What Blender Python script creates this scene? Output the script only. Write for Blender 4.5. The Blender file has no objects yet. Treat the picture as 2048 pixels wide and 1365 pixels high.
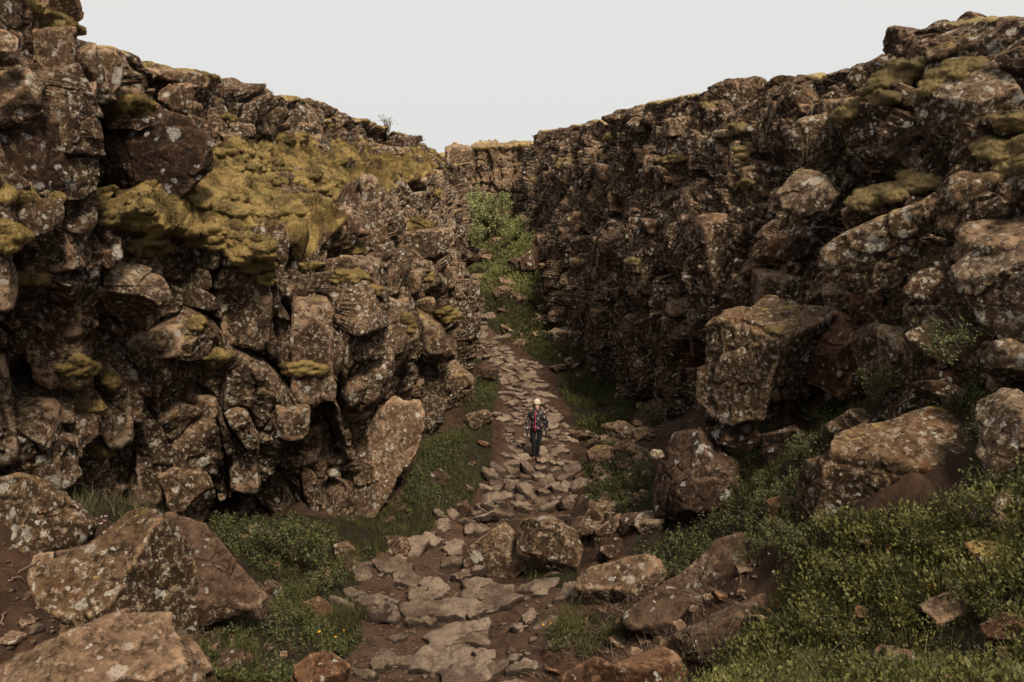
import bpy, bmesh, math, random
import numpy as np
from mathutils import Vector, Matrix
from mathutils.bvhtree import BVHTree

scene = bpy.context.scene
COL = scene.collection
R = math.radians

# ------------------------------------------------------------------ camera
W, H, F = 2048.0, 1365.0, 1593.0
PITCH = R(13.5)
CAMZ = 8.0
cd = bpy.data.cameras.new('camera')
cam = bpy.data.objects.new('camera', cd)
COL.objects.link(cam)
cd.sensor_width = 36.0
cd.lens = F / W * 36.0
cd.clip_start = 0.1
cd.clip_end = 3000
cam.location = (0, 0, CAMZ)
cam.rotation_euler = (R(90) - PITCH, 0, 0)
scene.camera = cam

# ------------------------------------------------------------------ light
SUN_EL, SUN_AZ = 55.0, 150.0      # azimuth clockwise from +Y (the view direction)
world = bpy.data.worlds.new('World')
scene.world = world
world.use_nodes = True
nt = world.node_tree
nt.nodes.clear()
sky = nt.nodes.new('ShaderNodeTexSky')
sky.sky_type = 'NISHITA'
sky.sun_disc = False
sky.sun_elevation = R(SUN_EL)
sky.sun_rotation = R(SUN_AZ)
sky.dust_density = 4.0
hs = nt.nodes.new('ShaderNodeHueSaturation')
hs.inputs['Saturation'].default_value = 0.1
nt.links.new(sky.outputs[0], hs.inputs['Color'])
mx = nt.nodes.new('ShaderNodeMix')
mx.data_type = 'RGBA'
mx.inputs[0].default_value = 0.94           # closed cloud cover
nt.links.new(hs.outputs[0], mx.inputs[6])
mx.inputs[7].default_value = (8.0, 8.0, 7.85, 1)
bg = nt.nodes.new('ShaderNodeBackground')
bg.inputs['Strength'].default_value = 0.1
wo = nt.nodes.new('ShaderNodeOutputWorld')
nt.links.new(mx.outputs[2], bg.inputs['Color'])
nt.links.new(bg.outputs[0], wo.inputs['Surface'])
sl = bpy.data.lights.new('sun', 'SUN')
sl.energy = 5.0
sl.angle = R(12)
sl.color = (1.0, 0.89, 0.74)
sun = bpy.data.objects.new('sun', sl)
COL.objects.link(sun)
az, el = R(SUN_AZ), R(SUN_EL)
sd = Vector((math.sin(az) * math.cos(el), math.cos(az) * math.cos(el), math.sin(el)))
sun.rotation_euler = (-sd).to_track_quat('-Z', 'Y').to_euler()
sun.location = (0, 0, 40)
scene.view_settings.view_transform = 'Standard'
scene.view_settings.look = 'None'
scene.view_settings.gamma = 1.0
scene.view_settings.exposure = 0.0
scene.cycles.max_bounces = 4
scene.cycles.diffuse_bounces = 1

# ------------------------------------------------------------------ projection helpers
CP, SP = math.cos(PITCH), math.sin(PITCH)


def ray(px, py):
    a = (px - W / 2) / F
    b = -(py - H / 2) / F
    return np.array([a, CP + b * SP, -SP + b * CP])


def at(px, py, Y):
    d = ray(px, py)
    return np.array([0, 0, CAMZ]) + d * (Y / d[1])


def atz(px, py, z):
    d = ray(px, py)
    return np.array([0, 0, CAMZ]) + d * ((z - CAMZ) / d[2])


def project(P):
    Q = P - np.array([0, 0, CAMZ])
    dep = Q[:, 1] * CP - Q[:, 2] * SP
    up = Q[:, 1] * SP + Q[:, 2] * CP
    dep = np.where(dep < 0.05, 0.05, dep)
    return np.stack([W / 2 + F * Q[:, 0] / dep, H / 2 - F * up / dep], 1)


def in_poly(q, poly):
    x, y = q[:, 0], q[:, 1]
    ins = np.zeros(len(q), bool)
    n = len(poly)
    for i in range(n):
        x1, y1 = poly[i]
        x2, y2 = poly[(i + 1) % n]
        if y1 == y2:
            continue
        c = ((y1 > y) != (y2 > y)) & (x < (x2 - x1) * (y - y1) / (y2 - y1) + x1)
        ins ^= c
    return ins


# ------------------------------------------------------------------ numpy noise
def hsh(ix, iy, iz, seed):
    h = (ix.astype(np.int64) * 374761393 + iy.astype(np.int64) * 668265263
         + iz.astype(np.int64) * 2147483647 + seed * 974634777) & 0xFFFFFFFF
    h = ((h ^ (h >> 13)) * 1274126177) & 0xFFFFFFFF
    h = ((h ^ (h >> 16)) * 2246822519) & 0xFFFFFFFF
    return ((h ^ (h >> 15)) & 0xFFFFFF) / float(0x1000000)


def vnoise(p, seed=0):
    i = np.floor(p).astype(np.int64)
    f = p - i
    f = f * f * (3 - 2 * f)
    r = 0
    for dx in (0, 1):
        wx = f[:, 0] if dx else 1 - f[:, 0]
        for dy in (0, 1):
            wy = f[:, 1] if dy else 1 - f[:, 1]
            for dz in (0, 1):
                wz = f[:, 2] if dz else 1 - f[:, 2]
                r = r + wx * wy * wz * hsh(i[:, 0] + dx, i[:, 1] + dy, i[:, 2] + dz, seed)
    return r - 0.5


def fbm(p, octs=4, seed=0, gain=0.5):
    a, r, s = 1.0, 0, 0
    for k in range(octs):
        r = r + a * vnoise(p * (2.03 ** k) + k * 17.3, seed + k)
        a *= gain
    return r * 2


def worley(p, seed=0, jit=0.85, cheb=False):
    """F1, F2, random of the nearest cell, vector from its seed"""
    i = np.floor(p).astype(np.int64)
    n = len(p)
    f1 = np.full(n, 9.0)
    f2 = np.full(n, 9.0)
    idr = np.zeros((n, 3), np.int64)
    vec = np.zeros((n, 3))
    for dx in (-1, 0, 1):
        for dy in (-1, 0, 1):
            for dz in (-1, 0, 1):
                c = i + np.array([dx, dy, dz])
                s = np.stack([hsh(c[:, 0], c[:, 1], c[:, 2], seed + k) for k in (1, 2, 3)], 1)
                v = p - (c + 0.5 + (s - 0.5) * jit)
                if cheb:
                    d = (np.abs(v) ** 4).sum(1) ** 0.25
                else:
                    d = np.sqrt((v * v).sum(1))
                m = d < f1
                f2 = np.where(m, f1, np.minimum(f2, d))
                f1 = np.where(m, d, f1)
                idr[m] = c[m]
                vec[m] = v[m]
    return f1, f2, idr, vec


def block_disp(p, cell, seed, amp, tilt, crack, cw, cheb=True, anis=(1, 1, 1.15)):
    """fractured-rock offset: every cell of the joint pattern steps and tilts, with cracks between"""
    q = p / (cell * np.array(anis))
    f1, f2, c, v = worley(q, seed, cheb=cheb)
    h = hsh(c[:, 0], c[:, 1], c[:, 2], seed + 11)
    t = np.stack([hsh(c[:, 0], c[:, 1], c[:, 2], seed + 12 + k) - 0.5 for k in range(3)], 1)
    e = np.clip((f2 - f1) / cw, 0, 1)
    e = e * (2 - e)
    hc = hsh(c[:, 0], c[:, 1], c[:, 2], seed + 19)
    return amp * (h - 0.5) * 2 + tilt * (v * t).sum(1) * 2 - crack * (1 - e) * (0.4 + hc)


# ------------------------------------------------------------------ mesh helpers
def np_mesh(name, V, Fc, mat=None, smooth=True, attrs=None):
    """V (n,3), Fc (m,3) or (m,4)"""
    me = bpy.data.meshes.new(name)
    V = np.asarray(V, np.float32)
    Fc = np.asarray(Fc, np.int32)
    k = Fc.shape[1]
    me.vertices.add(len(V))
    me.vertices.foreach_set('co', V.ravel())
    me.loops.add(Fc.size)
    me.loops.foreach_set('vertex_index', Fc.ravel())
    me.polygons.add(len(Fc))
    me.polygons.foreach_set('loop_start', np.arange(len(Fc), dtype=np.int32) * k)
    me.polygons.foreach_set('loop_total', np.full(len(Fc), k, np.int32))
    if smooth:
        me.polygons.foreach_set('use_smooth', np.ones(len(Fc), bool))
    me.update(calc_edges=True)
    if attrs:
        for an, av in attrs.items():
            at_ = me.attributes.new(an, 'FLOAT', 'POINT')
            at_.data.foreach_set('value', np.asarray(av, np.float32))
    if mat:
        me.materials.append(mat)
    return me


def link(name, me, loc=(0, 0, 0), parent=None):
    o = bpy.data.objects.new(name, me)
    o.location = loc
    COL.objects.link(o)
    if parent:
        o.parent = parent
    return o


def tag(o, label, cat, group=None):
    if o.get('kind') is None:
        o['kind'] = 'thing'
    o['label'] = label
    o['category'] = cat
    if group:
        o['group'] = group
    return o


def empty(name, loc, label, cat, group=None):
    o = bpy.data.objects.new(name, None)
    o.location = loc
    COL.objects.link(o)
    return tag(o, label, cat, group)


def grid_faces(nr, nc):
    i = np.arange(nr - 1)[:, None] * nc + np.arange(nc - 1)[None, :]
    i = i.ravel()
    return np.stack([i, i + 1, i + nc + 1, i + nc], 1)


def grid_normals(G):
    du = np.gradient(G, axis=1)
    dv = np.gradient(G, axis=0)
    n = np.cross(du, dv)
    n /= np.linalg.norm(n, axis=2, keepdims=True) + 1e-9
    return n


ICO = {}


def ico(level):
    if level not in ICO:
        bm = bmesh.new()
        bmesh.ops.create_icosphere(bm, subdivisions=level, radius=1)
        V = np.array([v.co[:] for v in bm.verts])
        V /= np.linalg.norm(V, axis=1, keepdims=True)
        Fc = np.array([[v.index for v in f.verts] for f in bm.faces])
        bm.free()
        ICO[level] = (V, Fc)
    return ICO[level]


# ------------------------------------------------------------------ materials
class NT:
    def __init__(s, name):
        s.m = bpy.data.materials.new(name)
        s.m.use_nodes = True
        s.t = s.m.node_tree
        s.t.nodes.clear()
        s.out = s.t.nodes.new('ShaderNodeOutputMaterial')
        s.b = s.t.nodes.new('ShaderNodeBsdfPrincipled')
        s.t.links.new(s.b.outputs[0], s.out.inputs['Surface'])
        g = s.t.nodes.new('ShaderNodeNewGeometry')
        s.pos = g.outputs['Position']
        s.nor = g.outputs['Normal']

    def set(s, sock, v):
        if hasattr(v, 'is_output') or isinstance(v, bpy.types.NodeSocket):
            s.t.links.new(v, sock)
        elif isinstance(v, (tuple, list)) and len(v) == 3 and sock.type == 'RGBA':
            sock.default_value = (*v, 1)
        else:
            sock.default_value = v

    def noise(s, scale, detail=4, rough=0.55, vec=None, dist=0.0):
        n = s.t.nodes.new('ShaderNodeTexNoise')
        n.inputs['Scale'].default_value = scale
        n.inputs['Detail'].default_value = detail
        n.inputs['Roughness'].default_value = rough
        n.inputs['Distortion'].default_value = dist
        s.set(n.inputs['Vector'], vec if vec is not None else s.pos)
        return n.outputs['Fac']

    def noisecol(s, scale, detail=2):
        n = s.t.nodes.new('ShaderNodeTexNoise')
        n.inputs['Scale'].default_value = scale
        n.inputs['Detail'].default_value = detail
        s.set(n.inputs['Vector'], s.pos)
        return n.outputs['Color']

    def vor(s, scale, vec=None, feature='F1'):
        n = s.t.nodes.new('ShaderNodeTexVoronoi')
        n.feature = feature
        n.inputs['Scale'].default_value = scale
        s.set(n.inputs['Vector'], vec if vec is not None else s.pos)
        return n

    def math(s, op, a, b=0.0, clamp=False):
        n = s.t.nodes.new('ShaderNodeMath')
        n.operation = op
        n.use_clamp = clamp
        s.set(n.inputs[0], a)
        s.set(n.inputs[1], b)
        return n.outputs[0]

    def ramp(s, v, a, b, lo=0.0, hi=1.0):
        n = s.t.nodes.new('ShaderNodeMapRange')
        n.interpolation_type = 'SMOOTHSTEP'
        n.inputs['From Min'].default_value = a
        n.inputs['From Max'].default_value = b
        n.inputs['To Min'].default_value = lo
        n.inputs['To Max'].default_value = hi
        s.set(n.inputs['Value'], v)
        return n.outputs[0]

    def mix(s, f, a, b):
        n = s.t.nodes.new('ShaderNodeMix')
        n.data_type = 'RGBA'
        s.set(n.inputs[0], f)
        s.set(n.inputs[6], a)
        s.set(n.inputs[7], b)
        return n.outputs[2]

    def vmath(s, op, a, b):
        n = s.t.nodes.new('ShaderNodeVectorMath')
        n.operation = op
        s.set(n.inputs[0], a)
        s.set(n.inputs[1], b)
        return n.outputs[0]

    def sepz(s, v):
        n = s.t.nodes.new('ShaderNodeSeparateXYZ')
        s.set(n.inputs[0], v)
        return n.outputs[2]

    def attr(s, name):
        n = s.t.nodes.new('ShaderNodeAttribute')
        n.attribute_name = name
        return n.outputs['Fac']

    def rnd(s):
        return s.t.nodes.new('ShaderNodeObjectInfo').outputs['Random']

    def bump(s, h, strength, dist, prev=None):
        n = s.t.nodes.new('ShaderNodeBump')
        n.inputs['Strength'].default_value = strength
        n.inputs['Distance'].default_value = dist
        s.set(n.inputs['Height'], h)
        if prev is not None:
            s.set(n.inputs['Normal'], prev)
        return n.outputs[0]

    def done(s, col, rough=0.9, normal=None, spec=0.25):
        s.set(s.b.inputs['Base Color'], col)
        s.set(s.b.inputs['Roughness'], rough)
        s.b.inputs['Specular IOR Level'].default_value = spec
        if normal is not None:
            s.set(s.b.inputs['Normal'], normal)
        return s.m


MOSS_A, MOSS_B, MOSS_C = (0.50, 0.335, 0.115), (0.130, 0.084, 0.025), (0.82, 0.62, 0.30)


def moss_color(t, s=1.0):
    n1 = t.noise(2.2, 4, 0.6)
    n2 = t.noise(30, 6, 0.85)
    n3 = t.noise(0.55, 2)
    c = t.mix(t.ramp(n1, 0.38, 0.60), MOSS_B, MOSS_A)
    c = t.mix(t.ramp(n2, 0.50, 0.68), c, MOSS_C)
    c = t.mix(t.ramp(n3, 0.55, 0.72, 0, 0.5), c, (0.20, 0.145, 0.04))
    c = t.mix(t.ramp(t.noise(34, 6, 0.85), 0.49, 0.36, 0, 0.85), c, (0.05, 0.032, 0.011))
    c = t.mix(t.ramp(t.noise(5, 4, 0.7), 0.55, 0.68, 0, 0.25), c, (0.15, 0.14, 0.045))
    return c


def rock_mat(name, dark=(0.050, 0.034, 0.025), mid=(0.125, 0.086, 0.062), light=(0.22, 0.165, 0.125),
             lichen=0.5, crust=0.5, moss=0.5, rust=0.3, use_attr=False, lichen_col=(0.76, 0.69, 0.57), lsc=1.0, straw=0.0):
    t = NT(name)
    k_ = (1.00, 0.82, 0.575)
    dark, mid = [tuple(a * b for a, b in zip(x, k_)) for x in (dark, mid)]
    light = tuple(a * b for a, b in zip(light, (1.66, 1.39, 1.08)))
    big = t.noise(0.9, 6, 0.62, dist=0.4)
    fine = t.noise(11, 8, 0.72)
    c = t.mix(t.ramp(big, 0.32, 0.66), dark, mid)
    c = t.mix(t.ramp(fine, 0.49, 0.66, 0, 0.85), c, light)
    c = t.mix(t.ramp(t.noise(4.2, 6, 0.75, dist=0.8), 0.50, 0.36, 0, 0.75), c, tuple(x * 0.55 for x in dark))
    c = t.mix(t.ramp(t.noise(26, 5, 0.75), 0.50, 0.36, 0, 0.85), c, tuple(x * 0.30 for x in dark))
    pt = t.t.nodes.new('ShaderNodeNewGeometry').outputs['Pointiness']
    edge = t.math('MULTIPLY', t.ramp(pt, 0.505, 0.56), t.ramp(t.noise(6, 5, 0.75), 0.42, 0.6))
    c = t.mix(t.math('MULTIPLY', edge, 0.85), c, tuple(x * 1.6 for x in light))
    if rust > 0:
        rm = t.math('MULTIPLY', t.ramp(t.noise(0.7, 5, 0.65), 0.56, 0.68), t.ramp(t.noise(9, 4, 0.7), 0.4, 0.65))
        c = t.mix(t.math('MULTIPLY', rm, rust), c, (0.24, 0.085, 0.026))
    # grey-green crust lichen, speckled
    if crust > 0:
        wv = t.vmath('ADD', t.pos, t.vmath('SCALE', t.noisecol(7, 3), (0, 0, 0)))
        region = t.ramp(t.noise(0.9, 4, 0.65, dist=0.6), 0.58 - 0.2 * crust, 0.70 - 0.2 * crust)
        sp = t.ramp(t.noise(11, 7, 0.8), 0.52, 0.58)
        sp2 = t.ramp(t.noise(42, 3, 0.6), 0.48, 0.60, 0.15, 1)
        c = t.mix(t.math('MULTIPLY', t.math('MULTIPLY', region, sp), sp2), c, (0.62, 0.52, 0.37))
    # pale round lichens of three sizes
    if lichen > 0:
        warp = t.t.nodes.new('ShaderNodeVectorMath')
        warp.operation = 'SCALE'
        t.set(warp.inputs[0], t.vmath('SUBTRACT', t.noisecol(9, 4), (0.5, 0.5, 0.5)))
        warp.inputs['Scale'].default_value = 0.20
        pw = t.vmath('ADD', t.pos, warp.outputs[0])
        reg = t.noise(0.65, 3, 0.6)
        for sc, thr, rad in ((1.6, 0.90, 0.22), (3.9, 0.80, 0.28), (9, 0.78, 0.33)):
            v = t.vor(sc * lsc, pw)
            sepc = t.t.nodes.new('ShaderNodeSeparateColor')
            t.set(sepc.inputs[0], v.outputs['Color'])
            lo = t.math('SUBTRACT', thr + 0.06, t.ramp(reg, 0.40, 0.66, 0, 0.60 * lichen))
            on = t.math('GREATER_THAN', sepc.outputs[0], lo)
            spot = t.ramp(v.outputs['Distance'], rad, rad * 0.72)
            rag = t.ramp(t.noise(34, 4, 0.7), 0.36, 0.50)
            m = t.math('MULTIPLY', t.math('MULTIPLY', on, spot), rag)
            tone = t.mix(sepc.outputs[1], lichen_col, tuple(x * 0.55 for x in lichen_col))
            c = t.mix(t.math('MULTIPLY', m, 0.92), c, tone)
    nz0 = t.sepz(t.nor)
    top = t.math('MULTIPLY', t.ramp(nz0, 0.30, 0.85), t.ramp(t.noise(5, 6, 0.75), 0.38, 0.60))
    c = t.mix(t.math('MULTIPLY', top, 0.45), c, tuple(x * 1.15 for x in light))  # light from above put into the colour of upward faces, as pale lichen
    nz = nz0
    mossn = t.noise(1.5, 5, 0.65)
    if moss > 0 or use_attr:
        f = t.math('ADD', t.math('MULTIPLY', nz, 0.55), mossn)
        mm = t.ramp(f, 1.16 - 0.28 * moss, 1.24 - 0.28 * moss)
        if use_attr:
            a = t.math('ADD', t.attr('moss'), t.math('MULTIPLY', t.math('SUBTRACT', mossn, 0.5), 1.3))
            mm = t.math('MAXIMUM', mm, t.ramp(a, 0.42, 0.52))
        mc = moss_color(t)
        if straw:
            mc = t.mix(straw, mc, (0.50, 0.39, 0.21))
        c = t.mix(mm, c, mc)
    b = t.bump(t.noise(4, 10, 0.75), 1.0, 0.16)
    b = t.bump(t.noise(24, 6, 0.8), 1.0, 0.05, b)
    return t.done(c, 0.92, b, 0.2)


M = {}
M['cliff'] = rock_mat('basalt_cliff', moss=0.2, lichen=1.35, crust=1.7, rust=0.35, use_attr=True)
M['cliff_shaded'] = rock_mat('basalt_cliff_shaded', dark=(0.036, 0.024, 0.017), mid=(0.088, 0.058, 0.040),
                           light=(0.165, 0.118, 0.086), moss=0.15, lichen=0.7, crust=1.0, rust=0.3, use_attr=True, straw=0.4)  # darker copy of the left wall's rock: the right wall's shade painted in
M['far'] = rock_mat('basalt_cliff_far_lit', dark=(0.095, 0.072, 0.056), mid=(0.19, 0.145, 0.112), light=(0.30, 0.24, 0.185),
                    moss=0.3, lichen=0.2, crust=0.3, rust=0.1, use_attr=True)  # paler than the near walls: open light and slight haze put into the colour
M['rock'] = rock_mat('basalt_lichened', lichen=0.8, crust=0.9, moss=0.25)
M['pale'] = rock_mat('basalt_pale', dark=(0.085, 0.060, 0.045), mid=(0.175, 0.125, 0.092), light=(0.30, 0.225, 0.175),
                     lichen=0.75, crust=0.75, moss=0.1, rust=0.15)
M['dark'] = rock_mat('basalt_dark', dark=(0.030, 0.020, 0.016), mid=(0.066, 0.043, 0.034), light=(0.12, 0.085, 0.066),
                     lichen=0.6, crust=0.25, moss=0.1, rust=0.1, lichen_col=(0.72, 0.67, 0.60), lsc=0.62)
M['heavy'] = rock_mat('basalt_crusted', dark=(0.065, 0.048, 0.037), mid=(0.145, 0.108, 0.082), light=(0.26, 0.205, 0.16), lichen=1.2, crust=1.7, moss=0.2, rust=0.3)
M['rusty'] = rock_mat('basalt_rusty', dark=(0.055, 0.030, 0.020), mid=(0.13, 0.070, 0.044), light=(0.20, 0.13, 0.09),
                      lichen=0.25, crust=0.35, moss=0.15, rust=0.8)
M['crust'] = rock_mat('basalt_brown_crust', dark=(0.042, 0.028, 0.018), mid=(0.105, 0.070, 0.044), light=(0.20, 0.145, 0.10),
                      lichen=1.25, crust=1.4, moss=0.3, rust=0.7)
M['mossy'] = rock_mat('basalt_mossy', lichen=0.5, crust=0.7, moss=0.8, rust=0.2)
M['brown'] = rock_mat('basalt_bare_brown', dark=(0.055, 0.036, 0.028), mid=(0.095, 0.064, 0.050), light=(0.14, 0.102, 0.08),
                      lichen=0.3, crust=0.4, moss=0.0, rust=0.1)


def mk_moss(name='woolly_moss', pale=0.0):
    t = NT(name)
    c = moss_color(t)
    if pale:
        c = t.mix(pale, c, (0.50, 0.39, 0.21))
    b = t.bump(t.noise(7, 6, 0.7), 1.0, 0.14)
    b = t.bump(t.noise(55, 5, 0.85), 1.0, 0.06, b)
    m = t.done(c, 1.0, b, 0.05)
    t.b.inputs['Sheen Weight'].default_value = 0.25
    t.b.inputs['Sheen Tint'].default_value = (0.8, 0.7, 0.4, 1)
    return m


M['moss'] = mk_moss()
M['moss_pale'] = mk_moss('straw_moss', 0.35)


def mk_stone():
    t = NT('trodden_stone')
    rnd = t.rnd()
    c = t.mix(rnd, (0.18, 0.116, 0.070), (0.40, 0.290, 0.200))
    c = t.mix(t.ramp(t.noise(3.5, 6, 0.65), 0.45, 0.7, 0, 0.8), c, (0.105, 0.070, 0.050))
    c = t.mix(t.ramp(t.noise(14, 7, 0.8), 0.49, 0.62, 0, 0.7), c, (0.42, 0.33, 0.25))
    c = t.mix(t.ramp(t.noise(1.6, 6, 0.7), 0.48, 0.60, 0, 0.75), c, (0.105, 0.062, 0.038))
    c = t.mix(t.ramp(t.noise(40, 3), 0.42, 0.32, 0, 0.8), c, (0.05, 0.034, 0.026))
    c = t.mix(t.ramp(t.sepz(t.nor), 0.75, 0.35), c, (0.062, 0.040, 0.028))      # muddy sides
    c = t.mix(t.ramp(t.noise(22, 6, 0.8), 0.48, 0.36, 0, 0.7), c, (0.07, 0.045, 0.030))
    b = t.bump(t.noise(6, 9, 0.75), 1.0, 0.10)
    b = t.bump(t.noise(34, 5, 0.8), 1.0, 0.03, b)
    return t.done(c, 0.85, b, 0.25)


M['stone'] = mk_stone()


def mk_ground():
    t = NT('canyon_soil')
    g = t.attr('grass')
    pth = t.attr('path')
    n = t.noise(1.4, 6, 0.6)
    nf = t.noise(16, 6, 0.7)
    c = t.mix(t.ramp(n, 0.35, 0.65), (0.062, 0.033, 0.019), (0.125, 0.066, 0.037))
    c = t.mix(t.math('MULTIPLY', pth, 0.7), c, (0.185, 0.105, 0.062))
    c = t.mix(t.ramp(nf, 0.5, 0.75, 0, 0.7), c, (0.15, 0.10, 0.072))
    c = t.mix(t.ramp(t.noise(33, 4), 0.45, 0.3, 0, 0.7), c, (0.022, 0.014, 0.010))
    gg = t.ramp(t.math('ADD', g, t.math('MULTIPLY', t.math('SUBTRACT', t.noise(3, 5, 0.65), 0.5), 1.2)), 0.42, 0.6)
    gc = t.mix(t.ramp(nf, 0.35, 0.7), (0.020, 0.018, 0.008), (0.062, 0.056, 0.022))
    c = t.mix(gg, c, gc)
    c = t.mix(t.ramp(t.noise(2.6, 7, 0.75, dist=1.0), 0.47, 0.60, 0, 0.6), c, (0.036, 0.021, 0.013))
    b = t.bump(t.noise(5, 9, 0.75), 1.0, 0.22)
    b = t.bump(t.noise(26, 6, 0.8), 1.0, 0.07, b)
    return t.done(c, 0.9, b, 0.2)


M['ground'] = mk_ground()


def leaf_mat(name, a, b_, trans=0.25, sc=6):
    t = NT(name)
    c = t.mix(t.ramp(t.noise(sc, 3), 0.35, 0.68), a, b_)
    c = t.mix(t.ramp(t.noise(38, 3, 0.7), 0.50, 0.66, 0, 0.8), c, tuple(min(1, x * 1.9) for x in b_))
    c = t.mix(t.ramp(t.noise(21, 3, 0.7), 0.50, 0.36, 0, 0.8), c, tuple(x * 0.5 for x in a))
    m = t.done(c, 0.7, None, 0.3)
    tr = t.t.nodes.new('ShaderNodeBsdfTranslucent')
    t.set(tr.inputs['Color'], c)
    ms = t.t.nodes.new('ShaderNodeMixShader')
    ms.inputs[0].default_value = trans
    t.t.links.new(t.b.outputs[0], ms.inputs[1])
    t.t.links.new(tr.outputs[0], ms.inputs[2])
    t.t.links.new(ms.outputs[0], t.out.inputs['Surface'])
    return m


M['grass'] = leaf_mat('fine_grass', (0.036, 0.036, 0.011), (0.112, 0.106, 0.032))
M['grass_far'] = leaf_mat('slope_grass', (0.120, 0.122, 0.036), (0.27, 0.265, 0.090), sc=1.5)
M['grass_dry'] = leaf_mat('dry_grass', (0.10, 0.085, 0.04), (0.22, 0.19, 0.10))
M['leaf'] = leaf_mat('heath_leaf', (0.042, 0.044, 0.012), (0.150, 0.142, 0.038), sc=3)
M['willow'] = leaf_mat('willow_leaf', (0.040, 0.045, 0.014), (0.125, 0.130, 0.045))
M['birch'] = leaf_mat('birch_leaf', (0.17, 0.18, 0.065), (0.37, 0.38, 0.16), sc=1.2)
M['redleaf'] = leaf_mat('turning_leaf', (0.14, 0.035, 0.012), (0.30, 0.11, 0.02), sc=9)


def flat_mat(name, c, rough=0.8, var=0.35, sc=30):
    t = NT(name)
    cc = t.mix(t.noise(sc, 3), tuple(x * (1 - var) for x in c), tuple(min(1, x * (1 + var)) for x in c))
    return t.done(cc, rough, None, 0.3)


M['bark'] = flat_mat('brown_bark', (0.07, 0.045, 0.03))
M['twig'] = flat_mat('dry_twig', (0.16, 0.10, 0.065))
M['yellow'] = flat_mat('yellow_petal', (0.75, 0.36, 0.03), var=0.15)
M['white'] = flat_mat('white_petal', (0.62, 0.60, 0.52), var=0.15)
M['pink'] = flat_mat('pink_petal', (0.62, 0.36, 0.38), var=0.2)
M['greystone'] = rock_mat('grey_stone', dark=(0.17, 0.15, 0.13), mid=(0.28, 0.25, 0.22), light=(0.4, 0.37, 0.33),
                          lichen=0, crust=0, moss=0, rust=0)

# ------------------------------------------------------------------ regions seen in the photo (pixel outlines, used as ground masks)
PATH = [(690, 1420), (690, 1190), (740, 1120), (840, 1080), (955, 1010), (1005, 930), (1003, 830), (1012, 760), (942, 700),
        (920, 640), (915, 545), (965, 560), (972, 640), (1005, 690), (1068, 740), (1088, 800), (1132, 860), (1148, 930),
        (1145, 1000), (1110, 1035), (1010, 1050), (920, 1110), (950, 1170), (1130, 1165), (1135, 1230), (1085, 1300), (1080, 1420)]
GR_FAR = [(900, 540), (915, 470), (950, 420), (1060, 430), (1065, 540), (1130, 560), (1295, 690), (1300, 800), (1225, 870),
          (1165, 870), (1125, 790), (1110, 740), (1015, 680), (965, 640), (962, 560)]
GR_RP = [(1165, 930), (1220, 890), (1295, 915), (1310, 1010), (1240, 1035), (1172, 1000)]
GR_LP = [(925, 700), (1000, 760), (985, 830), (985, 930), (940, 1010), (840, 1075), (740, 1120), (705, 1190), (725, 1280),
         (600, 1420), (390, 1420), (390, 1290), (540, 1250), (560, 1190), (430, 1080), (430, 1040), (650, 1050), (800, 1000),
         (850, 880), (930, 850)]
GR_RL = [(1085, 1300), (1100, 1240), (1140, 1225), (1270, 1225), (1260, 1290), (1180, 1300)]
GR_CF = [(1300, 1000), (1400, 900), (1560, 860), (1560, 1080), (1480, 1080), (1350, 1160), (1250, 1120)]
GR_RS = [(1480, 1010), (1560, 900), (1660, 790), (1760, 680), (2000, 640), (2100, 760), (1960, 830), (1680, 860), (1610, 930),
         (1580, 1100), (1500, 1110)]
GR_HEATH = [(1400, 1420), (1500, 1270), (1570, 1160), (1640, 1050), (1900, 1020), (2200, 1000), (3000, 900), (3400, 1600), (1400, 1600)]
GR_UP = [(1050, 1120), (1160, 1130), (1140, 1170), (1060, 1160)]
GR_LB = [(60, 975), (200, 985), (430, 1000), (440, 1085), (260, 1045), (150, 1030)]
GR_RE = [(1930, 1020), (1950, 700), (2200, 700), (2200, 1040)]
GRASSY = [GR_LB, GR_RE, GR_FAR, GR_RP, GR_LP, GR_RL, GR_CF, GR_RS, GR_HEATH, GR_UP]

# ------------------------------------------------------------------ terrain of the canyon floor
ctl = []
for px, py, z in ((850, 1365, .7), (830, 1200, .4), (850, 1100, .2), (1000, 1000, .05), (1075, 925, 0), (1050, 800, 0),
                  (1000, 720, .1), (945, 650, .3), (940, 590, .8), (1200, 1000, .3), (1200, 900, .1), (1215, 790, -.5),
                  (1150, 690, .3), (1080, 600, 1.1), (1000, 540, 1.7), (960, 490, 2.7), (1000, 460, 3.5), (1045, 480, 3.6),
                  (950, 900, .4), (870, 1000, .5), (600, 1100, .7), (500, 1150, .9), (450, 1050, .6)):
    ctl.append(atz(px, py, z))
for px, py, Y in ((550, 1250, 10.2), (400, 1200, 9.6), (200, 1150, 8.9), (0, 1100, 8.6), (0, 1365, 6.5), (300, 1365, 7.1),
                  (550, 1365, 8.4), (-400, 1100, 8), (1400, 1100, 11.4), (1300, 1250, 9.6), (1500, 1250, 8),
                  (1450, 1365, 7.2), (1700, 1200, 7), (1700, 1365, 6), (2000, 1150, 6.4), (2000, 1365, 5),
                  (1600, 900, 10.8), (1900, 760, 9.8), (1600, 1080, 8.8), (2200, 1000, 6.4), (1150, 1330, 9.4),
                  (1150, 1210, 11), (1310, 1000, 13.6), (1300, 1100, 12.4), (940, 500, 60), (1040, 470, 57),
                  (0, 960, 10.8), (200, 1000, 12.5), (1400, 820, 19), (1580, 840, 13.5), (1800, 860, 10.2), (2100, 900, 7.6)):
    ctl.append(at(px, py, Y))
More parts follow.
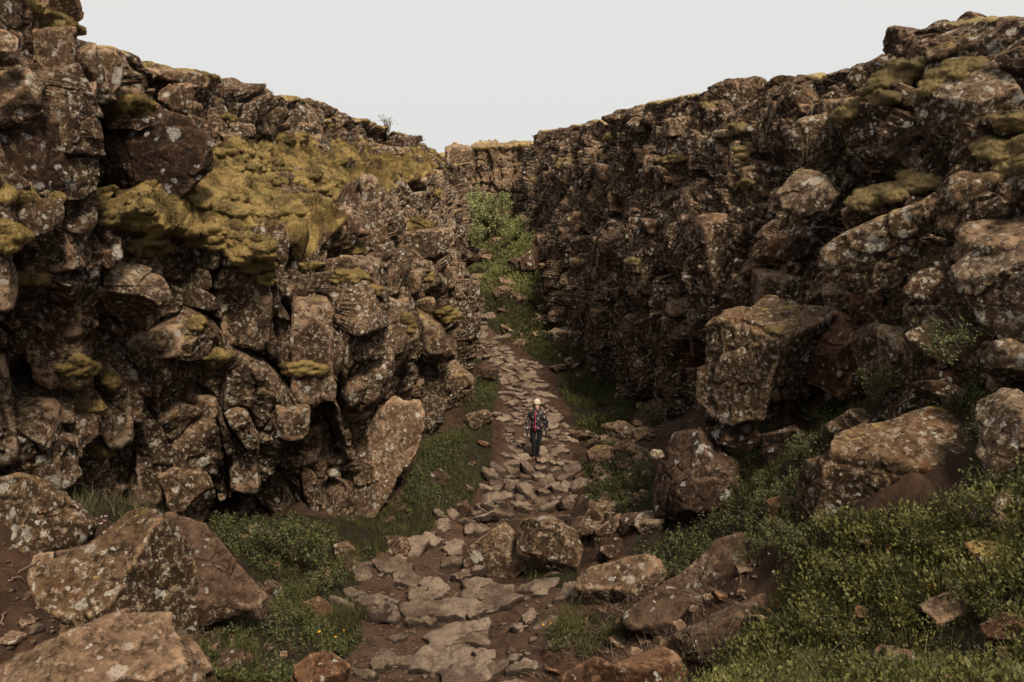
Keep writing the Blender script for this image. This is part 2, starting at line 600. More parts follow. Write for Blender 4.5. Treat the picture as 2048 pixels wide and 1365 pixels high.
ctl += [np.array(p, float) for p in ((0, 0, 6.2), (-3, 0, 6.2), (3, 0, 6.3), (0, 3, 5.2), (-7, 3, 5.5), (7, 3, 6),
                                     (0, 6, 3.2), (-3, 5, 4.0), (3, 5, 4.3), (-14, 10, 4), (-14, 20, 1), (-14, 40, 1),
                                     (14, 12, 4.5), (14, 24, 1.5), (14, 45, 2), (-12, 70, 4), (0, 72, 4.5), (12, 70, 4.5))]
ctl = np.array(ctl)


def _tps(r2):
    return 0.5 * r2 * np.log(r2 + 1e-9)


def fit_tps(P, lam=0.25):
    n = len(P)
    d2 = ((P[:, None, :2] - P[None, :, :2]) ** 2).sum(2)
    A = np.zeros((n + 3, n + 3))
    A[:n, :n] = _tps(d2) + np.eye(n) * lam
    A[:n, n] = 1
    A[:n, n + 1:] = P[:, :2]
    A[n:, :n] = A[:n, n:].T
    b = np.zeros(n + 3)
    b[:n] = P[:, 2]
    return np.linalg.solve(A, b)


TW = fit_tps(ctl)


def ground_z(x, y):
    x = np.atleast_1d(np.asarray(x, float)).ravel()
    y = np.atleast_1d(np.asarray(y, float)).ravel()
    out = np.zeros(len(x))
    for s in range(0, len(x), 40000):
        e = s + 40000
        d2 = (x[s:e, None] - ctl[None, :, 0]) ** 2 + (y[s:e, None] - ctl[None, :, 1]) ** 2
        out[s:e] = _tps(d2) @ TW[:-3] + TW[-3] + TW[-2] * x[s:e] + TW[-1] * y[s:e]
    return out


def masks(P, polys, soft=1):
    q = project(P)
    m = np.zeros(len(P), bool)
    for pl in polys:
        m |= in_poly(q, pl)
    return m


xs = np.arange(-15, 15.01, 0.05)
ysl = [-6.0]
while ysl[-1] < 74:
    ysl.append(ysl[-1] + max(0.045, 0.0032 * ysl[-1]))
ys = np.array(ysl)
GX, GY = np.meshgrid(xs, ys)
P0 = np.stack([GX.ravel(), GY.ravel(), np.zeros(GX.size)], 1)
# coarse evaluate then bilinear for speed
cx = np.arange(-15.5, 15.6, 0.5)
cy = np.arange(-6.5, 75.5, 0.5)
CXg, CYg = np.meshgrid(cx, cy)
CZ = ground_z(CXg, CYg).reshape(CXg.shape)


def gz_fast(x, y):
    fx = np.clip((x - cx[0]) / 0.5, 0, len(cx) - 1.001)
    fy = np.clip((y - cy[0]) / 0.5, 0, len(cy) - 1.001)
    ix, iy = fx.astype(int), fy.astype(int)
    tx, ty = fx - ix, fy - iy
    return ((CZ[iy, ix] * (1 - tx) + CZ[iy, ix + 1] * tx) * (1 - ty)
            + (CZ[iy + 1, ix] * (1 - tx) + CZ[iy + 1, ix + 1] * tx) * ty)


P0[:, 2] = gz_fast(P0[:, 0], P0[:, 1])
mg = masks(P0, GRASSY).astype(float)
mp = masks(P0, [PATH]).astype(float)


def blur(a, k):
    a = a.reshape(GX.shape)
    for _ in range(k):
        a = (a + np.roll(a, 1, 0) + np.roll(a, -1, 0) + np.roll(a, 1, 1) + np.roll(a, -1, 1)) / 5
    return a.ravel()


mg, mp = blur(mg, 6), blur(mp, 5)
Pn = P0 * np.array([1, 1, 0])
rough = fbm(Pn * 0.9 + 5, 4, 3) * 0.18 + fbm(Pn * 4, 4, 9) * 0.06
dd = block_disp(Pn * 1.0, 0.55, 77, 0.05, 0.06, 0.05, 0.25)
P0[:, 2] += rough * (1 - 0.75 * mp) + dd * (1 - mg * 0.8) * (1 - 0.6 * mp) - 0.02 * mp
TER_Z = P0[:, 2].reshape(GX.shape).copy()


def surf_z(x, y):
    """height of the finished ground sheet"""
    x = np.atleast_1d(np.asarray(x, float))
    y = np.atleast_1d(np.asarray(y, float))
    fx = np.clip((x - xs[0]) / 0.05, 0, len(xs) - 1.001)
    ix = fx.astype(int)
    tx = fx - ix
    iy = np.clip(np.searchsorted(ys, y) - 1, 0, len(ys) - 2)
    ty = np.clip((y - ys[iy]) / (ys[iy + 1] - ys[iy]), 0, 1)
    return ((TER_Z[iy, ix] * (1 - tx) + TER_Z[iy, ix + 1] * tx) * (1 - ty)
            + (TER_Z[iy + 1, ix] * (1 - tx) + TER_Z[iy + 1, ix + 1] * tx) * ty)


me = np_mesh('ground', P0, grid_faces(*GX.shape), M['ground'], attrs={'grass': mg, 'path': mp})
g = link('ground', me)
g['kind'] = 'structure'

# ------------------------------------------------------------------ cliffs: lofted along the feature lines of the canyon


def loft(lines, rows, cols):
    """lines: list (top to bottom) of lists (stations) of world points; rows per band, cols per station gap"""
    L = [np.array(l) for l in lines]
    out = []
    for l in L:
        seg = []
        for i in range(len(l) - 1):
            t = np.linspace(0, 1, cols[i], endpoint=False)[:, None]
            seg.append(l[i] * (1 - t) + l[i + 1] * t)
        seg.append(l[-1:])
        out.append(np.concatenate(seg))
    G = []
    for i in range(len(out) - 1):
        t = np.linspace(0, 1, rows[i], endpoint=False)
        G.append(out[i][None] * (1 - t[:, None, None]) + out[i + 1][None] * t[:, None, None])
    G.append(out[-1][None])
    G = np.concatenate(G)
    for _ in range(10):         # ease the creases between bands
        G[1:-1] = (G[:-2] + 2 * G[1:-1] + G[2:]) / 4
        G[:, 1:-1] = (G[:, :-2] + 2 * G[:, 1:-1] + G[:, 2:]) / 4
    return G


def cliff(name, lines, rows, cols, mat, flip, seed, mosslift=0.0, rough=1.0, az=1.25, band=None, crow=60):
    G = loft(lines, rows, cols)
    N = grid_normals(G) * (-1 if flip else 1)
    # soften the normals used for the offsets
    for _ in range(12):
        N[1:-1] = (N[:-2] + 2 * N[1:-1] + N[2:]) / 4
        N[:, 1:-1] = (N[:, :-2] + 2 * N[:, 1:-1] + N[:, 2:]) / 4
    N /= np.linalg.norm(N, axis=2, keepdims=True) + 1e-9
    P = G.reshape(-1, 3).copy()
    n = N.reshape(-1, 3)
    q = P + 0.10 * np.stack([fbm(P * 0.9, 3, seed + 31), fbm(P * 0.9 + 40, 3, seed + 32), fbm(P * 0.9 + 80, 3, seed + 33)], 1)
    d = block_disp(q, 1.9, seed, 0.40, 0.50, 0.55, 0.07, anis=(1, 1, az)) * rough
    d += block_disp(q + 3, 0.8, seed + 100, 0.16, 0.28, 0.14, 0.08, anis=(1, 1, az * .9)) * rough
    d += block_disp(q + 11, 1.0, seed + 150, 0.14, 0.16, 0.42, 0.055, anis=(1, 1, 5.0)) * rough
    d += block_disp(q + 7, 0.34, seed + 200, 0.05, 0.11, 0.0, 0.16, anis=(1, 1, 1.2)) * rough
    d += fbm(P * 6, 4, seed + 300) * 0.03 + fbm(P * 0.45, 3, seed + 301) * 0.35
    # moss lies in pillows on the parts that face up
    up = np.clip((n[:, 2] - 0.45) / 0.35, 0, 1)
    mk = fbm(P * 0.55 + 9, 4, seed + 400)
    lift = np.full(G.shape[:2], mosslift)
    if band:
        for i0, i1, v_ in band:
            lift[i0:i1] += v_
    ms = np.clip((up * 1.1 + mk * 2.6 - 0.26 + lift.ravel()) * np.clip(up * 6, 0, 1), 0, 1)
    ms *= np.where((P[:, 0] > 4) & (P[:, 1] < 9.5), 0.25, 1.0)
    f1, f2, _, _ = worley(q / np.array([0.95, 0.85, 0.75]) + 2, seed + 500, jit=0.95)
    f1b, _, _, _ = worley(q / 0.42 + 6, seed + 501, jit=0.95)
    pil = 0.50 * np.sqrt(np.clip(1 - f1 * f1 * 1.35, 0, 1)) + 0.12 * np.sqrt(np.clip(1 - f1b * f1b * 1.5, 0, 1)) - 0.15 + fbm(P * 1.0, 3, seed + 8) * 0.12 + fbm(P * 9, 3, seed + 9) * 0.035
    d = d * (1 - ms) + (pil + 0.25 * d) * ms
    calm = np.ones(G.shape[:2])
    calm[:rows[0] + crow] = 0.3
    calm[rows[0] + crow:rows[0] + crow + 30] = np.linspace(0.3, 1, 30)[:, None]
    d = d * calm.ravel()
    P = P + n * d[:, None]
    me = np_mesh(name, P, grid_faces(G.shape[0], G.shape[1])[:, ::(1 if flip else -1)], mat, attrs={'moss': ms})
    o = link(name, me)
    o['kind'] = 'structure'
    return G, P.reshape(G.shape)


def drop(l, dz=3.0):
    return [p - np.array([0, 0, dz]) for p in l]


def line(*pts):
    return [at(*p) for p in pts]


L_rim = line((-900, -300, 7.5), (-400, -150, 8.5), (0, -15, 10), (195, 85, 12.3), (430, 165, 19), (650, 212, 28), (780, 262, 36), (870, 308, 45), (935, 345, 62))
L_back = [np.array([-40, p[1] + 2, 10.2]) for p in L_rim]
L_back2 = [np.array([p[0] - 5.5, p[1] + 1.0, p[2] + 0.05]) for p in L_rim]
L_foot = line((-900, 300, 7.5), (-400, 300, 8.5), (0, 395, 10.2), (215, 400, 12), (420, 300, 17), (640, 300, 25), (775, 305, 34), (862, 322, 43), (936, 380, 62))
L_lip = line((-900, 450, 7.3), (-400, 450, 8.2), (0, 430, 9.9), (200, 440, 11.6), (410, 470, 13.5), (650, 485, 15), (765, 395, 22.5), (855, 345, 36), (936, 400, 62))
L_mid = line((-900, 650, 7.4), (-400, 650, 8.4), (0, 650, 10.2), (200, 650, 11.9), (420, 700, 13.9), (690, 700, 15.3), (845, 620, 21), (915, 480, 34), (938, 440, 62))
L_base = line((-900, 800, 7.8), (-400, 880, 8.8), (0, 970, 10.9), (200, 1010, 12.4), (430, 1060, 14.8), (700, 1060, 15.7), (885, 915, 20.5), (930, 690, 33), (940, 520, 61))
LG, LP_ = cliff('cliff_left', [L_back, L_back2, L_rim, L_foot, L_lip, L_mid, L_base, drop(L_base)], [16, 60, 150, 120, 170, 190, 40],
                [20, 50, 160, 180, 210, 230, 190, 110], M['cliff'], True, 5, mosslift=-0.25, az=2.1, band=[(226, 346, 0.62)])

R_rim = line((1060, 300, 66), (1078, 266, 50), (1180, 250, 40), (1300, 212, 29), (1480, 175, 23), (1730, 145, 17), (1880, 62, 13.8), (2100, 34, 11), (2700, -100, 9))
R_back = [np.array([45, p[1] + 2, 10.2]) for p in R_rim]
R_back2 = [np.array([p[0] + 5.5, p[1] + 1.0, p[2] + 0.1]) for p in R_rim]
R_brow = line((1050, 360, 63), (1078, 325, 48.5), (1180, 310, 38), (1300, 290, 27.6), (1480, 310, 20.6), (1640, 390, 15.5), (1850, 420, 11.6), (2100, 450, 9), (2700, 400, 7))
R_mid = line((1045, 420, 60), (1060, 440, 46.5), (1138, 450, 34.5), (1262, 520, 25.6), (1398, 560, 19.0), (1600, 620, 14.5), (1850, 640, 10.6), (2100, 700, 8), (2700, 700, 6.2))
R_base = line((1040, 480, 57), (1055, 540, 44), (1150, 640, 31.5), (1292, 800, 25.2), (1400, 830, 18.6), (1580, 840, 13.4), (1800, 860, 10), (2100, 900, 7.4), (2700, 950, 5.6))
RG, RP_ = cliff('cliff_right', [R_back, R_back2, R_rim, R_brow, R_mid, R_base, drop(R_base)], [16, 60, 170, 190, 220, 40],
                [90, 170, 220, 200, 230, 190, 140, 60], M['cliff_shaded'], True, 15, mosslift=-0.25, az=1.9)

F_rim = [np.array(p, float) for p in ((-30, 70, 7.6), (-8, 68, 7.4), (-5.6, 68, 7.2), (-5.3, 68, 7.2), (-3.9, 67.6, 7.2), (-3.7, 67.6, 7.3), (-3.4, 67.5, 8.35), (2, 67, 8.4), (9, 66, 8.6), (30, 66, 9))]
F_back = [p + np.array([0, 30, 0.2]) for p in F_rim]
F_mid = [np.array([p[0], p[1] - 0.5, 5.8]) for p in F_rim]
F_base = [np.array([p[0], p[1] - 1.3, 2.8]) for p in F_rim]
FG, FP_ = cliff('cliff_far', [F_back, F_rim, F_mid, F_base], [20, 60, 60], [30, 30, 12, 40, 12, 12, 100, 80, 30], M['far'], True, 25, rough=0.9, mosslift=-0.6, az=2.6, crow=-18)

# ------------------------------------------------------------------ one tree of triangles to place things on the base surfaces


def coarse(G, s=6):
    g = G[::s, ::s]
    return g.reshape(-1, 3), grid_faces(g.shape[0], g.shape[1])


vs, fs, off = [], [], 0
for G in (LG, RG, FG, P0.reshape(GX.shape + (3,))):
    v, f = coarse(G)
    vs.append(v)
    fs.append(f + off)
    off += len(v)
BVH = BVHTree.FromPolygons([tuple(v) for v in np.concatenate(vs).tolist()], np.concatenate(fs).tolist())
vs, fs, off = [], [], 0
for G in (LP_, RP_, FP_, P0.reshape(GX.shape + (3,))):
    v, f = coarse(G, 3)
    vs.append(v)
    fs.append(f + off)
    off += len(v)
BVH2 = BVHTree.FromPolygons([tuple(v) for v in np.concatenate(vs).tolist()], np.concatenate(fs).tolist())


def hit(px, py, tree=None):
    d = Vector(ray(px, py)).normalized()
    loc, nor, idx, dist = (tree or BVH).ray_cast(Vector((0, 0, CAMZ)), d)
    if loc is None:
        return None, None
    return np.array(loc), np.array(nor)


# ------------------------------------------------------------------ rocks


def shape_rock(level, rout, planes, k=16):
    V, Fc = ico(level)
    inv = (1.0 / rout(V)) ** k
    for n, d in planes:
        inv = inv + np.clip((V @ n) / d, 0, None) ** k
    r = inv ** (-1.0 / k)
    return V * r[:, None], V, Fc


def rough_up(P, V, size, seed, wpos, amt=1.0):
    q = P + wpos
    s = max(size, 0.12)
    d = fbm(q * (1.4 / s), 4, seed) * 0.05 * s
    d += block_disp(q, 1.25 * s, seed + 5, 0.05 * s, 0.07 * s, 0.025 * s, 0.07)
    d += block_disp(q + 5, 0.26 * s + 0.04, seed + 6, 0.012 * s, 0.02 * s, 0.02 * s, 0.15)
    d += fbm(q * 9, 3, seed + 9) * 0.014 * min(1, s)
    return P + V * (d * amt)[:, None]


def facets(seed, n, lo, hi, ext):
    rng = np.random.RandomState(seed)
    out = []
    for _ in range(n):
        v = rng.normal(size=3)
        v /= np.linalg.norm(v)
        d = rng.uniform(lo, hi) * np.sqrt(((v * ext) ** 2).sum())
        out.append((v, d))
    return out


def cam_frame(px, py):
    d = ray(px, py)
    d /= np.linalg.norm(d)
    u = np.cross(d, [0, 0, 1])
    u /= np.linalg.norm(u)
    v = np.cross(u, d)
    return u, v, -d


def outline_rock(outline, Y=None, thick=0.7, seed=1, level=5, p=3.5, amt=1.0, shift=0.0, nf=14, moss=False, cuts=()):
    """a rock whose outline is the traced one, built at its own distance with its own depth"""
    o = np.array(outline, float)
    c = o.mean(0)
    if Y == 'g':        # rests on the ground at the foot of its outline
        j = int(np.argmax(o[:, 1]))
        fx = float(np.mean(o[o[:, 1] > o[j, 1] - 0.25 * np.ptp(o[:, 1])][:, 0]))
        h, n = hit(fx, float(o[j, 1]) - 0.12 * float(np.ptp(o[:, 1])))
        wid_ = np.ptp(o[:, 0]) / F * h[1]
        C = at(c[0], c[1], h[1] + 0.16 * wid_)
    elif Y is None:
        h, n = hit(c[0], c[1])
        C = h if h is not None else at(c[0], c[1], 15)
        C = C + ray(c[0], c[1]) * ((-0.35 if c[1] < 440 else -0.08) if C[2] > 1.5 or C[0] < -2 else -0.05)
    else:
        C = at(c[0], c[1], Y)
        h, n = hit(c[0], c[1])
        o_in = -0.45 if c[1] < 560 else 0.15
        if h is not None and h[1] + o_in < Y and not moss:
            C = at(c[0], c[1], h[1] + o_in)
    u, v, w = cam_frame(c[0], c[1])
    C = C - w * shift
    D0 = (C - np.array([0, 0, CAMZ])) @ (-w)
    uv = []
    for px, py in o:
        d = ray(px, py)
        q = d * (D0 / (d @ (-w)))
        q = q + np.array([0, 0, CAMZ]) - C
        uv.append((q @ u, q @ v))
    uv = np.array(uv)
    size = 0.5 * math.sqrt(abs(np.ptp(uv[:, 0]) * np.ptp(uv[:, 1])))
    D = thick * size
    # pad the outline angularly: radius as a function of angle, by ray / edge intersection
    n_ = len(uv)
    ang = np.linspace(-math.pi, math.pi, 361)
    rad = np.zeros(361)
    for i in range(n_):
        a_, b_ = uv[i], uv[(i + 1) % n_]
        e = b_ - a_
        dx, dy = np.cos(ang), np.sin(ang)
        den = dx * e[1] - dy * e[0]
        den = np.where(np.abs(den) < 1e-9, 1e-9, den)
        t = (a_[0] * e[1] - a_[1] * e[0]) / den
        s = (a_[0] * dy - a_[1] * dx) / den
        ok = (t > 0) & (s >= -1e-6) & (s <= 1 + 1e-6)
        rad = np.where(ok, np.maximum(rad, t), rad)
    rad = np.where(rad < 0.1 * size, 0.1 * size, rad)
    for _ in range(2):
        rad[1:-1] = (rad[:-2] + 2 * rad[1:-1] + rad[2:]) / 4

    def rout(Vd):
        th = np.arctan2(Vd[:, 1], Vd[:, 0])
        Rr = np.interp(th, ang, rad)
        rho = np.hypot(Vd[:, 0], Vd[:, 1])
        return ((rho / Rr) ** p + (np.abs(Vd[:, 2]) / D) ** p) ** (-1 / p)

    pl = [] if moss else facets(seed, nf, 0.52, 0.84, np.array([np.ptp(uv[:, 0]) / 2, np.ptp(uv[:, 1]) / 2, D]))
    # facets must not eat the traced outline: keep those facing along the view
    pl = [(a_, d_) for a_, d_ in pl if abs(a_[2]) > 0.34]
    ex_ = np.array([np.ptp(uv[:, 0]) / 2, np.ptp(uv[:, 1]) / 2, D])
    for cn, cf in cuts:
        cn = np.array(cn, float)
        cn /= np.linalg.norm(cn)
        pl.append((cn, cf * np.sqrt(((cn * ex_) ** 2).sum())))
    P, V, Fc = shape_rock(level, rout, pl, 60)
    B = np.stack([u, v, w])
    Pw = P @ B
    Vw = V @ B
    if moss:
        q = Pw + C
        f1, _, _, _ = worley(q / 0.42, seed, jit=0.95)
        f1b, _, _, _ = worley(q / 0.17 + 4, seed + 1, jit=0.95)
        s = min(size, 0.8)
        d = (np.clip(1 - f1 * f1 * 1.2, -0.4, 1) - 0.5) * 0.20 * s + (np.clip(1 - f1b * f1b * 1.3, 0, 1)) * 0.06 * s + fbm(q * 5, 3, seed) * 0.05 * s
        nrm = Vw * d[:, None]
        Pw = Pw + nrm
    else:
        Pw = rough_up(Pw, Vw, size, seed, C, amt)
    return Pw, Fc, C, size


_cnt = [0]


def rock(name, outline, label, mat='rock', cat='boulder', group=None, seed=None, **kw):
    _cnt[0] += 1
    seed = seed if seed is not None else 1000 + _cnt[0] * 7
    P, Fc, C, size = outline_rock(outline, seed=seed, **kw)
    zb = P[:, 2].min()
    base = np.array([C[0], C[1], C[2] + zb])
    me = np_mesh(name, P - (base - C), Fc, M[mat])
    o = link(name, me, base)
    return tag(o, label, cat, group)


_moss = []


def moss(outline, label, thick=0.6, group=None, level=5, **kw):
    _moss.append((outline, label, group))


GL, GRK = 'blocks of the left cliff', 'blocks of the right cliff'
# ---- left cliff and foreground
rock('boulder', [(-30, 228), (60, 225), (130, 238), (182, 280), (196, 340), (195, 380), (168, 402), (60, 412), (-30, 402)],
     'dark brown rounded boulder with small white lichen dots low in the upper left cliff', 'dark', thick=0.75, level=6)
rock('boulder', [(186, 262), (230, 222), (330, 213), (392, 240), (416, 275), (415, 338), (385, 370), (345, 410), (280, 418), (210, 385), (190, 330)],
     'big dark overhanging boulder with one large round white lichen spot above the moss ledge', 'dark', thick=0.8, level=6, shift=-0.25)
rock('rock_block', [(-30, 138), (60, 136), (88, 170), (92, 215), (75, 245), (20, 258), (-30, 255)],
     'pinkish brown block at the left edge just above the dark dotted boulder', 'pale', 'rock block', GL, thick=0.8)
rock('rock_block', [(44, 62), (90, 56), (150, 56), (158, 100), (155, 152), (95, 152), (45, 138)],
     'squarish tan block under the topmost moss band of the left cliff', 'pale', 'rock block', GL, thick=0.8)
rock('rock_block', [(150, 66), (192, 88), (197, 150), (190, 160), (157, 152), (152, 100)],
     'narrow grey tan block right of the squarish tan block in the upper left cliff', 'pale', 'rock block', GL, thick=1.1)
rock('rock_block', [(-30, 58), (34, 62), (40, 128), (20, 135), (-30, 134)],
     'grey block touching the left edge under the topmost moss band', 'pale', 'rock block', GL, thick=0.8)
rock('rock_block', [(92, 156), (146, 156), (150, 210), (140, 220), (98, 216)],
     'small brown cube shaped block in the joint above the two dark boulders', 'rock', 'rock block', GL, thick=0.9)
rock('rock_block', [(150, 158), (192, 160), (196, 225), (178, 240), (152, 215)],
     'upright brown block left of the small moss patch in the upper left cliff', 'pale', 'rock block', GL, thick=0.9)
rock('rock_block', [(192, 92), (232, 104), (252, 132), (240, 175), (220, 195), (197, 185)],
     'stepped block with pale edge where the upper left cliff meets the sky', 'pale', 'rock block', GL, thick=0.9)
rock('rock_block', [(20, -40), (150, -30), (172, 15), (187, 70), (150, 58), (95, 40), (40, 25), (0, 0)],
     'topmost pale boulder of the left cliff above the moss band', 'pale', 'rock block', GL, thick=0.8)
rock('flat_rock', [(250, 136), (330, 136), (402, 146), (433, 165), (430, 178), (396, 178), (330, 162), (255, 152)],
     'flat roof slab jutting over the square dark recess on the left skyline', 'pale', 'rock slab', GL, thick=0.8)
rock('rock_block', [(312, 166), (388, 166), (393, 225), (345, 228), (318, 200)],
     'cube like block beneath the roof slab beside the square dark recess', 'pale', 'rock block', GL, thick=0.8)
rock('rock_block', [(440, 175), (480, 178), (540, 200), (548, 215), (500, 222), (450, 210)],
     'low blocks on the left skyline right of the square dark recess', 'rock', 'rock block', GL, thick=0.9)
rock('rock_block', [(200, 232), (232, 225), (300, 232), (330, 240), (300, 262), (215, 258)],
     'lichened ledge stone between the small moss patch and the big dark boulder', 'rock', 'rock block', GL, thick=0.8)
rock('rock_block', [(146, 490), (192, 455), (240, 475), (248, 518), (222, 545), (150, 532)],
     'tilted dark faced block below the moss cushion under the dark boulders', 'rock', 'rock block', GL, thick=1.0)
rock('boulder', [(168, 562), (250, 518), (322, 508), (346, 530), (343, 590), (300, 625), (225, 660), (170, 640)],
     'long sloping lichen dotted boulder above the small dark hollows of the left cliff', 'heavy', 'boulder', GL, thick=0.8, level=6)
rock('rock_block', [(642, 428), (690, 411), (736, 438), (740, 470), (700, 482), (655, 478)],
     'rounded pale topped block at the right end of the lower moss mat', 'pale', 'rock block', GL, thick=0.9)
rock('flat_rock', [(752, 470), (800, 462), (892, 455), (918, 470), (914, 508), (850, 522), (775, 532), (753, 505)],
     'long block tier jutting toward the path with a moss cushion on top', 'rock', 'rock slab', GL, thick=1.1, level=6, shift=-1.5, p=6, nf=5)
rock('rock_block', [(340, 682), (362, 672), (408, 668), (414, 728), (345, 732)],
     'square lichened block standing beside the dark hollows', 'heavy', 'rock block', GL, thick=1.0, p=4)
rock('boulder', [(672, 620), (740, 584), (790, 600), (832, 660), (846, 735), (806, 792), (748, 785), (700, 745), (675, 690)],
     'big boulder crusted with white lichen on the corner of the left cliff', 'heavy', 'boulder', GL, thick=0.9, level=6, shift=-0.3)
rock('leaning_rock', [(660, 990), (700, 925), (742, 850), (772, 800), (788, 783), (806, 802), (846, 800), (848, 850), (836, 900), (795, 950), (775, 1010), (748, 1050), (700, 1062), (670, 1035)],
     'tall tan rock slab leaning against the foot of the left cliff', 'pale', 'boulder', None, thick=0.5, level=6, shift=-0.75, nf=3, p=5, cuts=[((.45, .15, .88), .55), ((-.6, .0, .8), .7)])
rock('boulder', [(842, 712), (880, 700), (918, 722), (948, 762), (942, 800), (905, 850), (862, 862), (848, 800)],
     'jutting dark boulder at the narrowest point of the left cliff foot', 'rock', 'boulder', GL, thick=0.9, level=6, shift=-0.2)
rock('rock_block', [(770, 590), (830, 612), (880, 650), (920, 715), (900, 722), (850, 720), (800, 660)],
     'diagonal mossy ridge block above the jutting dark boulder', 'mossy', 'rock block', GL, thick=0.9)
rock('boulder', [(310, 952), (350, 930), (410, 948), (434, 1000), (404, 1048), (340, 1018)],
     'rounded boulder with white lichen rings at the foot of the left cliff', 'rock', 'boulder', GL, thick=0.9)
rock('boulder', [(-40, 962), (40, 945), (100, 962), (160, 1010), (200, 1050), (170, 1100), (60, 1130), (-40, 1110)],
     'smooth tan boulder with white lichen edge at the left margin', 'crust', 'boulder', None, thick=0.8, level=6, Y=9.4, seed=41, nf=3, p=3.5)
rock('boulder', [(60, 1140), (150, 1105), (215, 1060), (270, 1025), (330, 1036), (378, 1072), (400, 1120), (402, 1200), (395, 1285), (340, 1300), (250, 1290), (150, 1270), (70, 1220)],
     'peaked foreground boulder mottled with brown moss and white lichen', 'crust', 'boulder', None, thick=0.9, level=6, Y=8.6, seed=42, nf=2, p=3.2, cuts=[((.75, .05, .6), .72), ((-.3, .5, .8), .72)])
rock('flat_rock', [(300, 1040), (345, 1030), (410, 1052), (460, 1110), (535, 1190), (528, 1225), (450, 1240), (380, 1260), (330, 1200)],
     'smooth dark brown slab sloping behind the peaked foreground boulder', 'brown', 'boulder', None, thick=0.8, level=6, Y=9.4, seed=43, nf=2, p=3.5, cuts=[((.3, .4, .85), .6)])
rock('boulder', [(-40, 1345), (30, 1308), (130, 1268), (245, 1226), (345, 1222), (362, 1262), (405, 1325), (430, 1420), (-40, 1430)],
     'flat topped brown boulder filling the bottom left corner', 'pale', 'boulder', None, thick=1.0, level=6, Y=7.0, seed=44, nf=2, p=4, cuts=[((0, .6, .8), .6)])
for o_, l_, m_ in (
        ([(412, 1312), (450, 1298), (520, 1308), (526, 1332), (470, 1345), (420, 1340)], 'small rounded stone in the grass right of the bottom left boulder', 'brown'),
        ([(565, 1350), (620, 1308), (672, 1303), (705, 1340), (700, 1400), (575, 1400)], 'rust brown stone at the bottom edge left of the path', 'rusty'),
        ([(525, 1165), (545, 1158), (578, 1180), (560, 1195), (530, 1190)], 'small tan stone beside the tip of the dark sloping slab', 'brown'),
        ([(590, 1200), (640, 1190), (668, 1205), (662, 1235), (600, 1240)], 'reddish stone half sunk in the grassy bank left of the path', 'rusty'),
        ([(665, 1090), (700, 1080), (712, 1100), (705, 1130), (670, 1128)], 'small upright lichened stone beside the leafy shrub', 'rock'),
        ([(690, 1190), (740, 1175), (790, 1200), (812, 1225), (800, 1250), (740, 1255), (700, 1225)], 'broad smooth tan rock at the left edge of the path bottom', 'stone'),
        ([(780, 1090), (805, 1070), (830, 1085), (832, 1108), (790, 1115)], 'dark angular stone on the left verge where the path bends', 'rock'),
        ([(905, 1010), (935, 998), (946, 1025), (930, 1035), (900, 1035)], 'small brown block on the verge left of the rubble', 'brown'),
        ([(850, 950), (880, 935), (900, 955), (895, 975), (860, 975)], 'dark stone in the bank right of the leaning slab', 'dark'),
        ([(930, 830), (985, 815), (985, 850), (940, 862)], 'flat dark rock wedged under the jutting boulder', 'rock'),
        ([(925, 745), (965, 728), (1000, 735), (995, 760), (940, 770)], 'dark block edging the path beyond the jutting boulder', 'dark'),
        ([(950, 690), (985, 698), (990, 712), (955, 714)], 'small dark slab left of the far path', 'dark')):
    rock('stone', o_, l_, m_, 'stone', None, thick=0.7, level=5, Y='g')

# ---- right side
rock('boulder', [(1822, 195), (1850, 150), (1900, 118), (1962, 104), (2010, 140), (2048, 200), (2062, 262), (2040, 340), (1985, 345), (1930, 330), (1880, 300), (1845, 250)],
     'huge grey lichened block with moss slope on top in the upper right', 'heavy', 'boulder', GRK, thick=1.0, level=6, Y=12.4, p=5, nf=5, cuts=[((-.5, -.2, .85), .6), ((.5, -.3, .8), .65), ((-.2, .8, .6), .6)])
rock('boulder', [(1668, 232), (1700, 203), (1782, 174), (1806, 200), (1832, 258), (1856, 330), (1800, 348), (1740, 345), (1695, 295)],
     'dark faced leaning block with mossy crest left of the huge grey block', 'rock', 'boulder', GRK, thick=1.0, level=6, Y=13.4, p=5, nf=5, cuts=[((-.6, .0, .8), .6), ((.5, -.1, .85), .6)])
rock('boulder', [(1566, 268), (1600, 240), (1655, 222), (1680, 285), (1716, 335), (1650, 345), (1600, 335), (1572, 300)],
     'pale lichened block with white spots left of the dark faced leaning block', 'heavy', 'boulder', GRK, thick=0.8, level=6, Y=14.2)
rock('rock_block', [(1757, 62), (1790, 53), (1860, 58), (1866, 80), (1850, 100), (1800, 108), (1768, 122), (1760, 100)],
     'squared block standing on the right skyline', 'rock', 'rock block', GRK, thick=0.8, Y=15, p=5)
rock('rock_block', [(1900, 48), (1910, 30), (1940, 22), (1985, 40), (2018, 56), (2000, 78), (1930, 76)],
     'highest rounded rocks on the right skyline', 'rock', 'rock block', GRK, thick=0.9, Y=15)
rock('rock_block', [(1840, 92), (1880, 68), (1950, 72), (2000, 90), (1990, 112), (1930, 112), (1860, 125)],
     'mossy low rock beneath the highest skyline rocks', 'mossy', 'rock block', GRK, thick=0.9, Y=14)
rock('rock_block', [(1985, 112), (2030, 90), (2080, 85), (2080, 150), (2030, 165), (2000, 135)],
     'mossy ridge block touching the right edge below the skyline', 'mossy', 'rock block', GRK, thick=0.9, Y=12.8)
rock('rock_block', [(1762, 130), (1805, 105), (1850, 105), (1862, 130), (1810, 155), (1765, 165)],
     'broken lichened rock under the squared skyline block', 'rock', 'rock block', GRK, thick=0.9, Y=14.7)
